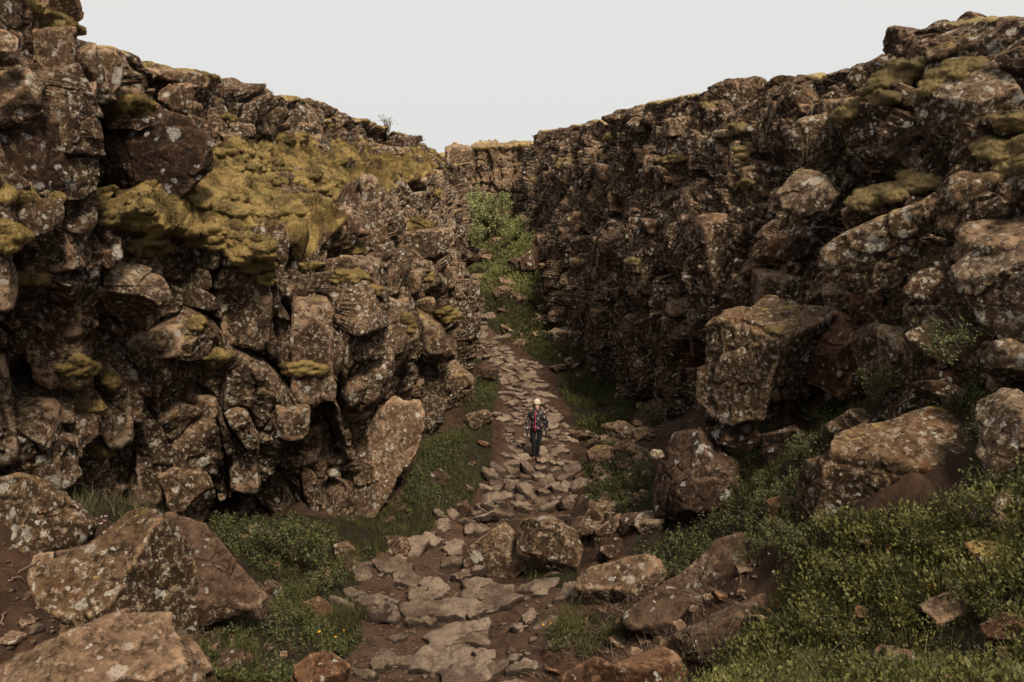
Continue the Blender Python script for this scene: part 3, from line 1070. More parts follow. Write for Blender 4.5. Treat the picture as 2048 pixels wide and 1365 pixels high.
rock('boulder', [(1556, 385), (1582, 348), (1622, 334), (1652, 352), (1690, 392), (1650, 430), (1600, 442), (1562, 418)],
     'small boulder with bright white lichen patches left of the pale moss pad', 'heavy', 'boulder', GRK, thick=0.8, Y=13.5)
rock('boulder', [(1690, 420), (1740, 385), (1830, 362), (1900, 350), (1915, 380), (1850, 430), (1770, 480), (1700, 470)],
     'broad dark rock carrying the pale moss pad on the right', 'rock', 'boulder', GRK, thick=0.9, level=6, Y=12.6)
rock('leaning_rock', [(1652, 500), (1690, 465), (1770, 425), (1850, 388), (1905, 356), (1980, 350), (2070, 362), (2070, 455), (1960, 482), (1880, 528), (1770, 582), (1700, 592), (1655, 548)],
     'very large diagonal slab rising to the right edge below the pale moss pad', 'crust', 'boulder', GRK, thick=0.9, level=6, amt=1.8, Y=11.2, seed=51, p=5, nf=3, cuts=[((.05, -.35, .93), .5), ((-.45, .7, .55), .6)])
rock('leaning_rock', [(1902, 532), (1955, 495), (2080, 448), (2110, 560), (2100, 720), (2010, 700), (1962, 650), (1915, 590)],
     'lichen crusted slab at the right edge under the very large diagonal slab', 'heavy', 'boulder', GRK, thick=0.9, level=6, Y=9.6, seed=52, p=5, nf=3, cuts=[((-.3, -.2, .93), .55), ((-.4, .7, .6), .6)])
rock('boulder', [(1776, 645), (1830, 600), (1905, 568), (1955, 610), (1970, 650), (1945, 690), (1870, 712), (1800, 700)],
     'lichened ledge rock above the dark leafy hollow on the right', 'heavy', 'boulder', GRK, thick=0.7, level=6, Y=10.8)
rock('boulder', [(1560, 490), (1590, 452), (1620, 455), (1648, 492), (1638, 520), (1592, 528), (1564, 512)],
     'round dark brown rock hanging in the wall above the big boulder', 'dark', 'boulder', GRK, thick=0.9, Y=14.4)
rock('boulder', [(1398, 740), (1416, 660), (1452, 625), (1500, 612), (1535, 582), (1590, 588), (1650, 640), (1700, 680), (1690, 730), (1660, 770), (1610, 800), (1540, 800), (1530, 835), (1410, 840), (1396, 790)],
     'big rounded boulder with white lichen crust beside the deep shadowed hollow', 'crust', 'boulder', None, thick=1.1, level=6, Y=13.2, seed=53, nf=5, p=3.6, cuts=[((-.5, -.05, .85), .60), ((.75, -.3, .6), .55), ((-.05, .85, .5), .62)])
rock('flat_rock', [(1570, 590), (1640, 596), (1720, 640), (1790, 700), (1760, 780), (1690, 820), (1620, 800), (1600, 690)],
     'rust red earthy slope joined to the back of the big rounded boulder', 'rusty', 'boulder', None, thick=0.9, level=6, Y=13.9, seed=54)
rock('rock_block', [(1700, 582), (1722, 566), (1765, 590), (1792, 622), (1745, 655), (1708, 640)],
     'small block with orange lichen patch on the right slope', 'rusty', 'rock block', None, thick=0.8, Y=12.6)
rock('rock_block', [(1600, 602), (1640, 548), (1690, 514), (1706, 540), (1680, 585), (1640, 612)],
     'pale green lichened ridge behind the big rounded boulder', 'mossy', 'rock block', None, thick=0.8, Y=13.7)
rock('leaning_rock', [(1594, 965), (1618, 925), (1662, 898), (1665, 868), (1730, 838), (1860, 814), (1945, 810), (1962, 860), (1965, 930), (1925, 1000), (1800, 1035), (1670, 1062), (1615, 1040), (1598, 1000)],
     'long rust brown slab with pale flat top above the leafy heath on the right', 'crust', 'boulder', None, thick=0.9, level=6, Y=9.1, seed=55, p=5, nf=3, cuts=[((0, .75, .66), .52), ((0, -.30, .95), .62), ((-.8, -.1, .6), .8)])
rock('boulder', [(1950, 805), (1990, 772), (2080, 735), (2110, 900), (2080, 1000), (1985, 1005), (1955, 900)],
     'lichened boulder at the right edge beside the long rust brown slab', 'heavy', 'boulder', None, thick=0.7, level=6, Y=7.9)
rock('boulder', [(1900, 1065), (1960, 1010), (2070, 955), (2110, 1080), (2060, 1130), (1950, 1120)],
     'dark crusted rock above the heath at the right edge', 'heavy', 'boulder', None, thick=0.7, level=6, Y=7.1)
rock('boulder', [(1296, 900), (1330, 868), (1400, 858), (1500, 870), (1520, 950), (1470, 1075), (1390, 1100), (1325, 1065), (1297, 1000)],
     'tall dark rock face dropping below the big rounded boulder', 'dark', 'boulder', None, thick=0.7, level=6, Y=13.0, seed=56)
rock('stone', [(1294, 915), (1305, 898), (1322, 899), (1330, 915), (1312, 923)],
     'small light grey stone lying on the tall dark rock face', 'greystone', 'stone', None, thick=0.8, level=4, Y=11.9)
rock('boulder', [(1012, 1062), (1040, 1040), (1100, 1034), (1152, 1056), (1174, 1095), (1155, 1140), (1120, 1160), (1065, 1115), (1022, 1090)],
     'wedge shaped brown boulder in the middle of the path bend', 'rock', 'boulder', None, thick=0.8, level=6, Y='g', seed=57)
rock('boulder', [(922, 1130), (935, 1095), (965, 1072), (1012, 1040), (1030, 1060), (1030, 1100), (1060, 1135), (1010, 1168), (935, 1165)],
     'low rough boulder left of the wedge shaped brown boulder', 'rock', 'boulder', None, thick=0.8, level=6, Y='g', seed=58)
for o_, l_, m_, Y_ in (
        ([(1140, 1035), (1165, 1030), (1192, 1045), (1186, 1090), (1150, 1088)], 'upright block right behind the wedge shaped brown boulder', 'brown', 'g'),
        ([(1186, 1062), (1215, 1040), (1245, 1022), (1240, 1055), (1212, 1085), (1190, 1095)], 'narrow split stone between two blocks at the path bend', 'rock', 'g'),
        ([(1168, 1012), (1205, 1002), (1242, 1005), (1246, 1022), (1200, 1042), (1165, 1035)], 'crusted stone behind the block group at the path bend', 'rock', 'g'),
        ([(1232, 1040), (1248, 1026), (1302, 1026), (1320, 1044), (1290, 1072), (1236, 1070)], 'flat topped brown slab at the right end of the block group', 'brown', 'g'),
        ([(1185, 1095), (1225, 1088), (1250, 1105), (1235, 1125), (1195, 1120)], 'small brown stone under the flat topped brown slab', 'brown', 'g'),
        ([(1128, 1200), (1140, 1168), (1180, 1138), (1250, 1115), (1312, 1104), (1345, 1126), (1330, 1165), (1280, 1205), (1215, 1230), (1135, 1224)], 'large boulder with pale flat crest above the muddy hollow', 'rock', 'g'),
        ([(1060, 1420), (1130, 1345), (1190, 1310), (1225, 1328), (1290, 1302), (1345, 1280), (1380, 1330), (1350, 1420)], 'rough brown rock rising at the bottom edge right of the path', 'rusty', 'g'),
        ([(1182, 962), (1210, 950), (1236, 960), (1205, 976)], 'flat tan slab balanced in the grass right of the path', 'stone', 'g'),
        ([(1108, 1008), (1135, 994), (1166, 1004), (1150, 1020), (1116, 1020)], 'flat round pale stone at the right edge of the rubble', 'stone', 'g'),
        ([(1200, 852), (1240, 840), (1276, 852), (1272, 882), (1212, 884)], 'dark stone at the mouth of the shadowed hollow', 'rock', 'g'),
        ([(1172, 905), (1195, 888), (1232, 895), (1228, 935), (1178, 938)], 'crusted knee high rock right of the person', 'rock', 'g'),
        ([(1268, 858), (1305, 850), (1318, 880), (1275, 890)], 'brown stone leaning at the rim of the shadowed hollow', 'rock', 'g'),
        ([(1262, 915), (1292, 900), (1300, 935), (1268, 945)], 'rough stone below the small light grey stone', 'rock', 'g'),
        ([(1198, 872), (1225, 868), (1240, 885), (1205, 890)], 'pale stone behind the crusted knee high rock', 'pale', 'g'),
        ([(1135, 870), (1160, 858), (1178, 872), (1160, 885)], 'brown stone on the right edge of the path beside the person', 'brown', 'g'),
        ([(1085, 672), (1110, 656), (1150, 665), (1180, 660), (1200, 680), (1150, 705), (1095, 708)], 'long rock with white lichen lying in the far grass', 'heavy', 'g'),
        ([(1180, 665), (1215, 640), (1232, 655), (1232, 690), (1195, 700)], 'hump of rock right of the long lichened rock in the far grass', 'heavy', 'g'),
        ([(918, 520), (945, 500), (970, 496), (980, 515), (950, 532)], 'dark slanting block on the far grassy slope', 'dark', 'g'),
        ([(978, 478), (1000, 474), (1018, 486), (1000, 496), (980, 494)], 'mossy block below the far birch bush', 'mossy', 'g'),
        ([(1040, 520), (1060, 500), (1075, 540), (1050, 560)], 'dark rock where the far grass meets the right cliff', 'dark', 'g'),
        ([(1010, 510), (1040, 512), (1050, 540), (1020, 545)], 'shadowed boulder on the far grassy slope', 'dark', 'g'),
        ([(985, 580), (1010, 570), (1035, 580), (1020, 600), (990, 600)], 'small grey slab in the middle of the far grass', 'rock', 'g'),
        ([(1075, 610), (1110, 600), (1120, 620), (1085, 630)], 'dark stone in the far grass near the right cliff', 'rock', 'g'),
        ([(1060, 640), (1090, 630), (1100, 652), (1070, 660)], 'low dark rock beside the far path', 'rock', 'g'),
        ([(945, 600), (965, 592), (975, 605), (955, 612)], 'small dark stone at the far bend of the path', 'dark', 'g')):
    rock('stone', o_, l_, m_, 'stone', None, thick=0.75, level=5, Y=Y_)

rock('leaning_rock', [(1235, 1240), (1300, 1185), (1370, 1135), (1430, 1082), (1480, 1066), (1545, 1100), (1590, 1130), (1540, 1200), (1440, 1250), (1330, 1275), (1260, 1262)],
     'long dark purple brown slab sloping down toward the path', 'brown', 'boulder', None, thick=0.6, level=6, Y=9.7, seed=59, nf=2, p=4, cuts=[((-.3, .45, .85), .55)])
rock('leaning_rock', [(1290, 1330), (1350, 1270), (1440, 1225), (1520, 1190), (1560, 1220), (1500, 1300), (1400, 1390), (1300, 1400)],
     'low brown rock bank between the dark slab and the heath at the bottom', 'brown', 'boulder', None, thick=0.6, level=6, Y=8.3, seed=60, nf=3, p=3.5)
for o_, l_, m_, Y_ in (
        ([(1640, 560), (1700, 560), (1720, 590), (1700, 640), (1650, 620)], 'lichened block between the round dark rock and the orange patched block', 'heavy', 13.2),
        ([(1780, 600), (1850, 560), (1905, 545), (1915, 580), (1840, 620), (1790, 650)], 'dark slab edge below the very large diagonal slab', 'rock', 11.4),
        ([(1700, 640), (1760, 645), (1800, 690), (1780, 750), (1720, 740), (1700, 690)], 'rough block beside the rust red earthy slope', 'rock', 12.2),
        ([(1650, 850), (1700, 820), (1760, 815), (1740, 845), (1670, 880)], 'low stone at the upper left of the long rust brown slab', 'rock', 10.4),
        ([(1520, 870), (1590, 850), (1640, 880), (1600, 930), (1540, 940)], 'dark block in the undergrowth below the big rounded boulder', 'dark', 12.0),
        ([(1530, 1000), (1590, 985), (1610, 1040), (1570, 1070), (1535, 1050)], 'brown rock half hidden at the left end of the long rust brown slab', 'rusty', 9.8),
        ([(1690, 1340), (1760, 1290), (1830, 1300), (1850, 1350), (1780, 1400), (1700, 1390)], 'purple brown rock showing through the lower right heath', 'rock', 5.55),
        ([(1960, 1250), (2010, 1225), (2060, 1240), (2060, 1300), (1990, 1310)], 'reddish stone at the right edge amid the heath', 'rusty', 5.45),
        ([(1960, 690), (2020, 680), (2070, 700), (2070, 760), (2000, 775), (1960, 740)], 'broken rock above the lichened boulder at the right edge', 'heavy', 8.9),
        ([(1420, 850), (1500, 838), (1530, 870), (1500, 905), (1430, 890)], 'flat dark ledge stone directly beneath the big rounded boulder', 'dark', 12.9)):
    rock('boulder', o_, l_, m_, 'boulder', None, thick=1.0, level=5, Y=Y_, p=5, nf=10)

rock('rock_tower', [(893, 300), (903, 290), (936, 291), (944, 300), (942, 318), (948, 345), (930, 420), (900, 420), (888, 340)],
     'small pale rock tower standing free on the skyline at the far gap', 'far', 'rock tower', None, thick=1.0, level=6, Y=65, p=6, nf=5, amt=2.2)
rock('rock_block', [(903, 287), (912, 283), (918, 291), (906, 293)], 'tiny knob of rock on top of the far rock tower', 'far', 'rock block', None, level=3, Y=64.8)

# ---- moss
GM, GMR = 'moss cushions on the left cliff', 'moss cushions on the right cliff'
for o_, l_ in (
        ([(-20, 30), (40, 34), (120, 42), (170, 60), (197, 85), (186, 98), (150, 84), (90, 62), (20, 66), (-20, 64)], 'long olive moss band running over the topmost blocks of the left cliff'),
        ([(206, 205), (225, 186), (270, 190), (312, 208), (300, 224), (250, 236), (214, 224)], 'oval green moss cushion above the big dark overhanging boulder'),
        ([(160, 408), (182, 393), (260, 400), (318, 435), (310, 452), (250, 456), (195, 440)], 'rounded moss cushion in the shade under the two dark boulders'),
        ([(244, 490), (270, 475), (330, 476), (348, 495), (320, 512), (265, 514)], 'yellow green moss cushion on the tilted dark faced block'),
        ([(28, 550), (55, 538), (92, 550), (88, 572), (45, 570)], 'small bright moss cushion near the left edge at mid height'),
        ([(666, 547), (690, 535), (732, 540), (737, 556), (700, 568), (670, 564)], 'moss cushion on a small step below the right end of the mats'),
        ([(668, 582), (720, 570), (776, 568), (788, 584), (740, 592), (690, 597)], 'flat ochre moss strip capping the big white crusted boulder'),
        ([(793, 442), (830, 433), (887, 444), (884, 456), (830, 462), (798, 460)], 'flat oval moss cushion on the long block tier'),
        ([(410, 712), (430, 694), (456, 696), (456, 722), (425, 736)], 'round moss ball right of the square lichened block'),
        ([(118, 730), (150, 708), (192, 733), (180, 752), (125, 748)], 'dark moss cushion in the lower part of the left cliff'),
        ([(200, 748), (220, 738), (238, 765), (225, 775), (205, 765)], 'small moss lump right of the dark lower moss cushion'),
        ([(378, 640), (400, 631), (411, 645), (405, 662), (380, 662)], 'small moss ball above the square lichened block'),
        ([(562, 727), (600, 718), (652, 732), (655, 752), (600, 748), (570, 745)], 'dim moss cushion left of the big white crusted boulder'),
        ([(868, 616), (895, 611), (917, 630), (910, 648), (884, 642)], 'moss cushion hanging on the corner beside the far path'),
        ([(146, 792), (190, 800), (216, 820), (200, 828), (160, 812)], 'thin moss streak low in the left cliff'),
        ([(180, 890), (205, 885), (230, 898), (222, 912), (190, 908)], 'lowest moss lump of the left cliff'),
        ([(600, 525), (650, 520), (672, 530), (640, 540), (605, 538)], 'small moss tuft directly under the lower moss mat'),
        ([(510, 548), (545, 545), (552, 562), (525, 575)], 'drooping moss tuft below the left part of the lower mat'),
        ([(560, 410), (600, 402), (620, 418), (600, 430), (570, 428)], 'moss knob between upper and lower moss mats'),
        ([(640, 310), (700, 296), (735, 305), (730, 325), (660, 330)], 'moss hood over a dark boulder on the upper ledge'),
        ([(555, 268), (600, 262), (625, 275), (600, 285), (560, 284)], 'moss cushion in the broken upper tier of the left cliff'),
        ([(440, 225), (480, 222), (510, 232), (480, 245), (445, 240)], 'moss cushion right of the square dark recess'),
        ([(840, 300), (870, 298), (890, 310), (870, 318), (845, 314)], 'last moss cushion on the left skyline above the far gap'),
        ([(620, 250), (660, 246), (680, 258), (650, 268)], 'moss cushion under the middle of the left skyline'),
        ([(690, 490), (720, 484), (745, 494), (735, 508), (700, 506)], 'moss tuft on the step right of the lower moss mat'),
        ([(830, 540), (865, 545), (870, 562), (840, 560)], 'moss patch on the dark wall beneath the long block tier'),
        ([(870, 372), (885, 385), (880, 398), (868, 390)], 'small moss knob on the far corner of the left cliff'),
        ([(-20, 430), (20, 440), (42, 470), (30, 500), (-20, 490)], 'mossy clump cut by the left edge of the picture'),
        ([(455, 285), (500, 275), (530, 285), (500, 298), (460, 297)], 'moss cushion at the back of the upper moss mat'),
        ([(805, 625), (825, 622), (835, 650), (820, 665), (808, 645)], 'upright moss strip on the side of the white crusted boulder')):
    moss(o_, l_, 0.7, GM)
for o_, l_ in (
        ([(372, 395), (400, 370), (450, 374), (540, 374), (600, 398), (608, 420), (570, 434), (520, 433), (440, 427), (385, 417)], 'thick moss mat bulging over the ledge right of the dark boulders'),
        ([(412, 300), (450, 288), (520, 300), (585, 340), (560, 372), (500, 365), (420, 362)], 'upper left part of the golden moss mat on the ledge'),
        ([(575, 350), (640, 322), (740, 315), (810, 320), (855, 336), (850, 348), (790, 352), (770, 372), (700, 388), (650, 408), (600, 392)], 'long golden moss mat running along the ledge toward the gap'),
        ([(485, 482), (540, 450), (600, 441), (652, 468), (642, 492), (590, 497), (560, 507), (515, 497)], 'rounded moss mat hanging over the lower step of the ledge'),
        ([(372, 450), (420, 444), (490, 466), (535, 500), (545, 530), (500, 542), (450, 502), (390, 482)], 'brownish moss mat draped down the slope below the ledge')):
    moss(o_, l_, 0.55, GM, level=6)
for o_, l_, Y_ in (
        ([(1690, 392), (1735, 358), (1830, 341), (1888, 346), (1892, 360), (1820, 384), (1760, 405), (1720, 430), (1700, 416)], 'large pale green moss pad on the broad dark rock at the right', 12.1),
        ([(1840, 178), (1862, 150), (1920, 118), (1968, 108), (1960, 130), (1900, 160), (1850, 188)], 'straw coloured moss sheet on the huge grey block', 11.9),
        ([(1672, 240), (1690, 215), (1740, 185), (1785, 174), (1800, 188), (1740, 205), (1700, 245)], 'moss fringe hanging over the crest of the leaning block', 12.9),
        ([(1700, 190), (1780, 130), (1850, 108), (1870, 118), (1810, 160), (1740, 190)], 'long moss ramp leading up to the right skyline', 13.9),
        ([(1990, 240), (2010, 222), (2080, 222), (2080, 262), (2010, 262)], 'olive moss cushion at the right edge beside the huge grey block', 11.2),
        ([(1940, 285), (1980, 270), (2080, 275), (2080, 345), (2010, 350), (1995, 310), (1950, 300)], 'thick moss cushion above the very large diagonal slab', 10.8),
        ([(1112, 326), (1135, 314), (1146, 318), (1140, 334), (1118, 336)], 'small moss cushion high on the right cliff near the gap', None),
        ([(1188, 314), (1205, 306), (1228, 308), (1222, 320), (1195, 324)], 'moss cushion capping a small column of the right cliff', None),
        ([(1060, 356), (1075, 350), (1084, 358), (1070, 370)], 'tiny moss ball at the far end of the right cliff', None),
        ([(1250, 520), (1268, 514), (1284, 520), (1278, 530), (1255, 530)], 'lone moss ball in the dark middle of the right cliff', None),
        ([(1478, 368), (1492, 356), (1505, 362), (1502, 376), (1485, 380)], 'round moss tuft on the brow of the right cliff', None),
        ([(1310, 318), (1345, 310), (1380, 308), (1370, 322), (1325, 328)], 'moss strip below the skyline corner of the right cliff', None),
        ([(1460, 250), (1490, 240), (1520, 242), (1510, 262), (1470, 268)], 'yellow moss cushion among the upper blocks of the right cliff', None),
        ([(1468, 300), (1490, 286), (1530, 280), (1520, 298), (1480, 318)], 'moss cushion below the yellow one on the right cliff', None),
        ([(1150, 268), (1180, 256), (1230, 258), (1250, 272), (1200, 282), (1160, 282)], 'pale moss mat on the far top of the right cliff', None),
        ([(1400, 205), (1440, 200), (1470, 208), (1440, 216), (1405, 216)], 'thin moss strip just under the right skyline', None),
        ([(1540, 375), (1560, 368), (1570, 380), (1552, 390)], 'tiny moss tuft left of the white spotted boulder', None),
        ([(1530, 655), (1550, 650), (1570, 658), (1555, 668), (1535, 665)], 'small green moss tuft on the big rounded boulder', 12.0)):
    moss(o_, l_, 0.7, GMR, Y=Y_)

# ---- blocks and columns standing proud of the cliff faces: a few shapes, many copies
def block_mesh(seed, ext, level=4):
    rng = np.random.RandomState(seed)
    ext = np.array(ext)
    pl = []
    for ax in range(3):
        for sgn in (-1, 1):
            v = np.zeros(3)
            v[ax] = sgn
            v += rng.normal(size=3) * 0.10
            v /= np.linalg.norm(v)
            pl.append((v, rng.uniform(0.85, 1.0) * np.sqrt(((v * ext) ** 2).sum()) * 0.78))
    pl += facets(seed + 1, 5, 0.80, 0.98, ext)
    P, V, Fc = shape_rock(level, lambda Vd: 1.0 / np.sqrt(((Vd / (ext * 1.45)) ** 2).sum(1)), pl, 40)
    P = rough_up(P, V, ext.max() * 0.8, seed, np.array([seed * 1.7, 0, 0]))
    P = P - 0
    return P, Fc


BM = {}
for kind, exts in (('rock_block', [(.42, .40, .34), (.55, .45, .30), (.36, .40, .46)]), ('upright_block', [(.26, .28, .75), (.34, .30, .95)]),
                   ('flat_block', [(.62, .50, .20), (.5, .55, .26)])):
    for j, e_ in enumerate(exts):
        BM[(kind, j)] = block_mesh(300 + j * 13 + len(kind), e_)

BLK = {}


def block_me(kind, j, mat):
    if (kind, j, mat) not in BLK:
        P, Fc = BM[(kind, j)]
        BLK[(kind, j, mat)] = np_mesh(kind, P, Fc, M[mat])
    return BLK[(kind, j, mat)]


rng = np.random.RandomState(8)


def scatter_blocks(poly, n, kinds, mats, smin, smax, label, group, lean=0.09, seed=0, inset=0.75):
    rng = np.random.RandomState(seed)
    poly = np.array(poly, float)
    lo, hi = poly.min(0), poly.max(0)
    done, tries, pts = 0, 0, []
    while done < n and tries < n * 60:
        tries += 1
        q = lo + rng.rand(2) * (hi - lo)
        if not in_poly(q[None], poly)[0]:
            continue
        L, N = hit(q[0], q[1], BVH2)
        if L is None:
            continue
        s = rng.uniform(smin, smax)
        if any(np.linalg.norm(L - a) < (s + b) * 0.5 for a, b in pts):
            continue
        pts.append((L, s))
        kind = kinds[rng.randint(len(kinds))]
        js = [k[1] for k in BM if k[0] == kind]
        me = block_me(kind, js[rng.randint(len(js))], mats[rng.randint(len(mats))])
        o = link(kind, me, L + np.array([0.35 if L[0] > 0 else -0.35, 0.1, 0]) * inset * s)
        o.scale = (s * rng.uniform(.8, 1.2), s * rng.uniform(.8, 1.2), s * rng.uniform(.8, 1.25))
        o.rotation_euler = (rng.normal() * lean, rng.normal() * lean, rng.randint(4) * 1.5708 + rng.normal() * .22 + (.35 if L[0] < 0 else -.1))
        tag(o, label, kind.replace('_', ' '), group)
        done += 1


KB = ['rock_block', 'rock_block', 'flat_block', 'upright_block']
scatter_blocks([(250, 190), (430, 215), (650, 245), (870, 318), (860, 325), (640, 300), (430, 285), (300, 230)], 48, ['rock_block', 'flat_block'],
               ['cliff', 'rock', 'mossy'], .6, 1.2, 'angular tan block in the broken upper tier of the left cliff between skyline and moss ledge', 'blocks of the upper left tier', seed=1)
scatter_blocks([(0, 440), (370, 470), (600, 560), (670, 620), (650, 900), (420, 1000), (200, 980), (0, 920)], 26, ['upright_block', 'upright_block', 'rock_block'],
               ['cliff', 'heavy', 'cliff'], .9, 1.9, 'lichen spotted block jutting from the lower face of the left cliff', 'blocks of the lower left face', seed=2)
scatter_blocks([(650, 500), (760, 420), (860, 360), (915, 470), (925, 690), (850, 720), (780, 600), (680, 560)], 30, KB,
               ['cliff', 'cliff', 'heavy'], .8, 1.7, 'upright block on the left cliff where it narrows beside the far path', 'blocks of the left corner', seed=3)
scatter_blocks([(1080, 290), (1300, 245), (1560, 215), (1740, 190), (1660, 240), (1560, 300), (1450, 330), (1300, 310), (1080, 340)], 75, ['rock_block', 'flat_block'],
               ['rock', 'cliff', 'heavy', 'cliff_shaded'], .5, 1.0, 'weathered block on the upper brow of the right cliff under the skyline', 'blocks of the upper right brow', seed=4)
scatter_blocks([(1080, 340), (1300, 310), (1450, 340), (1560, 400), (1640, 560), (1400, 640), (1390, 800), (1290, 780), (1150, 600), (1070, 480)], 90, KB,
               ['cliff_shaded', 'cliff_shaded', 'dark', 'cliff_shaded'], .7, 1.9, 'dark brown block or column in the shaded face of the right cliff', 'blocks of the shaded right face', seed=5)
scatter_blocks([(1700, 480), (2040, 330), (2048, 740), (1780, 730), (1660, 600)], 34, ['rock_block', 'flat_block'],
               ['rock', 'heavy', 'rock'], .8, 1.9, 'rough block wedged between the tumbled slabs on the right', 'blocks between the right slabs', seed=6)

def scatter_ground(poly, n, mats, smin, smax, group, seed):
    rng = np.random.RandomState(seed)
    poly = np.array(poly, float)
    lo, hi = poly.min(0), poly.max(0)
    pts, tries = [], 0
    while len(pts) < n and tries < n * 60:
        tries += 1
        q = lo + rng.rand(2) * (hi - lo)
        if not in_poly(q[None], poly)[0]:
            continue
        L, N = hit(q[0], q[1])
        if L is None or N[2] < .3 and N[2] > -.3:
            continue
        L[2] = surf_z(L[0], L[1])[0]
        s = smin + (smax - smin) * rng.rand() ** 2.2
        if any(np.linalg.norm(L - a) < (s + b) * 0.42 for a, b in pts):
            continue
        pts.append((L, s))
        ks = list(BM)
        kind, j = ks[rng.randint(len(ks))]
        if kind == 'upright_block':
            kind, j = 'rock_block', 1
        o = link('loose_rock', block_me(kind, j, mats[rng.randint(len(mats))]), L + np.array([0, 0, .05 * s]))
        o.scale = (s * rng.uniform(.8, 1.3), s * rng.uniform(.8, 1.1), s * rng.uniform(.6, 1.0))
        o.rotation_euler = (rng.normal() * .3, rng.normal() * .3, rng.uniform(0, 6.28))
        tag(o, 'loose rock', 'rock', group)


scatter_ground([(1165, 860), (1300, 840), (1310, 1100), (1190, 1070), (1155, 960)], 48, ['rock', 'brown', 'dark', 'heavy'], .22, .8, 'loose rocks right of the path', 31)
scatter_ground([(1130, 1230), (1330, 1200), (1500, 1160), (1440, 1280), (1300, 1365), (1090, 1365)], 24, ['brown', 'rusty', 'rock'], .15, .5, 'loose rocks of the lower right slope', 32)
scatter_ground([(0, 1110), (170, 1100), (400, 1290), (560, 1200), (690, 1250), (560, 1365), (0, 1365)], 26, ['brown', 'rusty', 'pale', 'rock'], .12, .5, 'loose rocks of the left bank', 33)
scatter_ground([(440, 1060), (800, 1010), (950, 880), (990, 900), (930, 1010), (740, 1120), (700, 1190), (560, 1180)], 20, ['brown', 'rusty', 'rock', 'dark'], .2, .6, 'loose rocks of the left verge', 34)
scatter_ground([(930, 500), (1050, 480), (1060, 560), (1290, 700), (1290, 800), (1120, 760), (980, 640)], 26, ['dark', 'rock', 'heavy', 'rock'], .4, 1.3, 'loose rocks of the far grass', 35)
scatter_ground([(1480, 1040), (1620, 1040), (1950, 1010), (2048, 1060), (2048, 1365), (1500, 1365)], 14, ['rock', 'rusty'], .15, .5, 'loose rocks in the heath', 36)

# ---- stones of the path, laid as one interlocking pavement
def clip_poly(poly, a, n):
    out = []
    for i in range(len(poly)):
        p, q = poly[i], poly[(i + 1) % len(poly)]
        dp, dq = (p - a) @ n, (q - a) @ n
        if dp <= 0:
            out.append(p)
        if (dp < 0) != (dq < 0):
            out.append(p + (q - p) * (dp / (dp - dq)))
    return out


def slab(poly2, thick, seed, level, tilt, lift):
    """poly2: outline on the ground in world x,y"""
    poly2 = np.array(poly2)
    c = poly2.mean(0)
    q = poly2 - c
    size = 0.5 * (np.ptp(q[:, 0]) + np.ptp(q[:, 1])) / 2
    ang = np.linspace(-math.pi, math.pi, 121)
    rad = np.zeros(121)
    for i in range(len(q)):
        a_, b_ = q[i], q[(i + 1) % len(q)]
        e = b_ - a_
        dx, dy = np.cos(ang), np.sin(ang)
        den = dx * e[1] - dy * e[0]
        den = np.where(np.abs(den) < 1e-9, 1e-9, den)
        t = (a_[0] * e[1] - a_[1] * e[0]) / den
        s = (a_[0] * dy - a_[1] * dx) / den
        ok = (t > 0) & (s >= -1e-6) & (s <= 1 + 1e-6)
        rad = np.where(ok, np.maximum(rad, t), rad)
    rad = np.maximum(rad, 0.05)
    for _ in range(2):
        rad[1:-1] = (rad[:-2] + 2 * rad[1:-1] + rad[2:]) / 4

    def rout(V):
        th = np.arctan2(V[:, 1], V[:, 0])
        Rr = np.interp(th, ang, rad)
        rho = np.hypot(V[:, 0], V[:, 1])
        return ((rho / Rr) ** 4.5 + (np.abs(V[:, 2]) / thick) ** 4.5) ** (-1 / 4.5)
    P, V, Fc = shape_rock(level, rout, [])
    z = surf_z(c[0], c[1])[0]
    w = np.array([c[0], c[1], z])
    qq = P + w
    d = fbm(qq * (1.2 / size), 3, seed) * 0.14 * size + fbm(qq * 7, 3, seed + 4) * 0.03 + block_disp(qq, 0.8 * size + .05, seed, .012, .035, .01, .15)
    P[:, 2] += d
    P[:, :2] *= (1 + 0.09 * fbm(qq * (2.0 / size), 3, seed + 8))[:, None]
    # follow the slope of the ground
    e_ = 0.3
    gx = (ground_z(c[0] + e_, c[1])[0] - ground_z(c[0] - e_, c[1])[0]) / (2 * e_)
    gy = (ground_z(c[0], c[1] + e_)[0] - ground_z(c[0], c[1] - e_)[0]) / (2 * e_)
    P[:, 2] += P[:, 0] * (gx + tilt[0]) + P[:, 1] * (gy + tilt[1])
    return P, Fc, w + np.array([0, 0, lift])


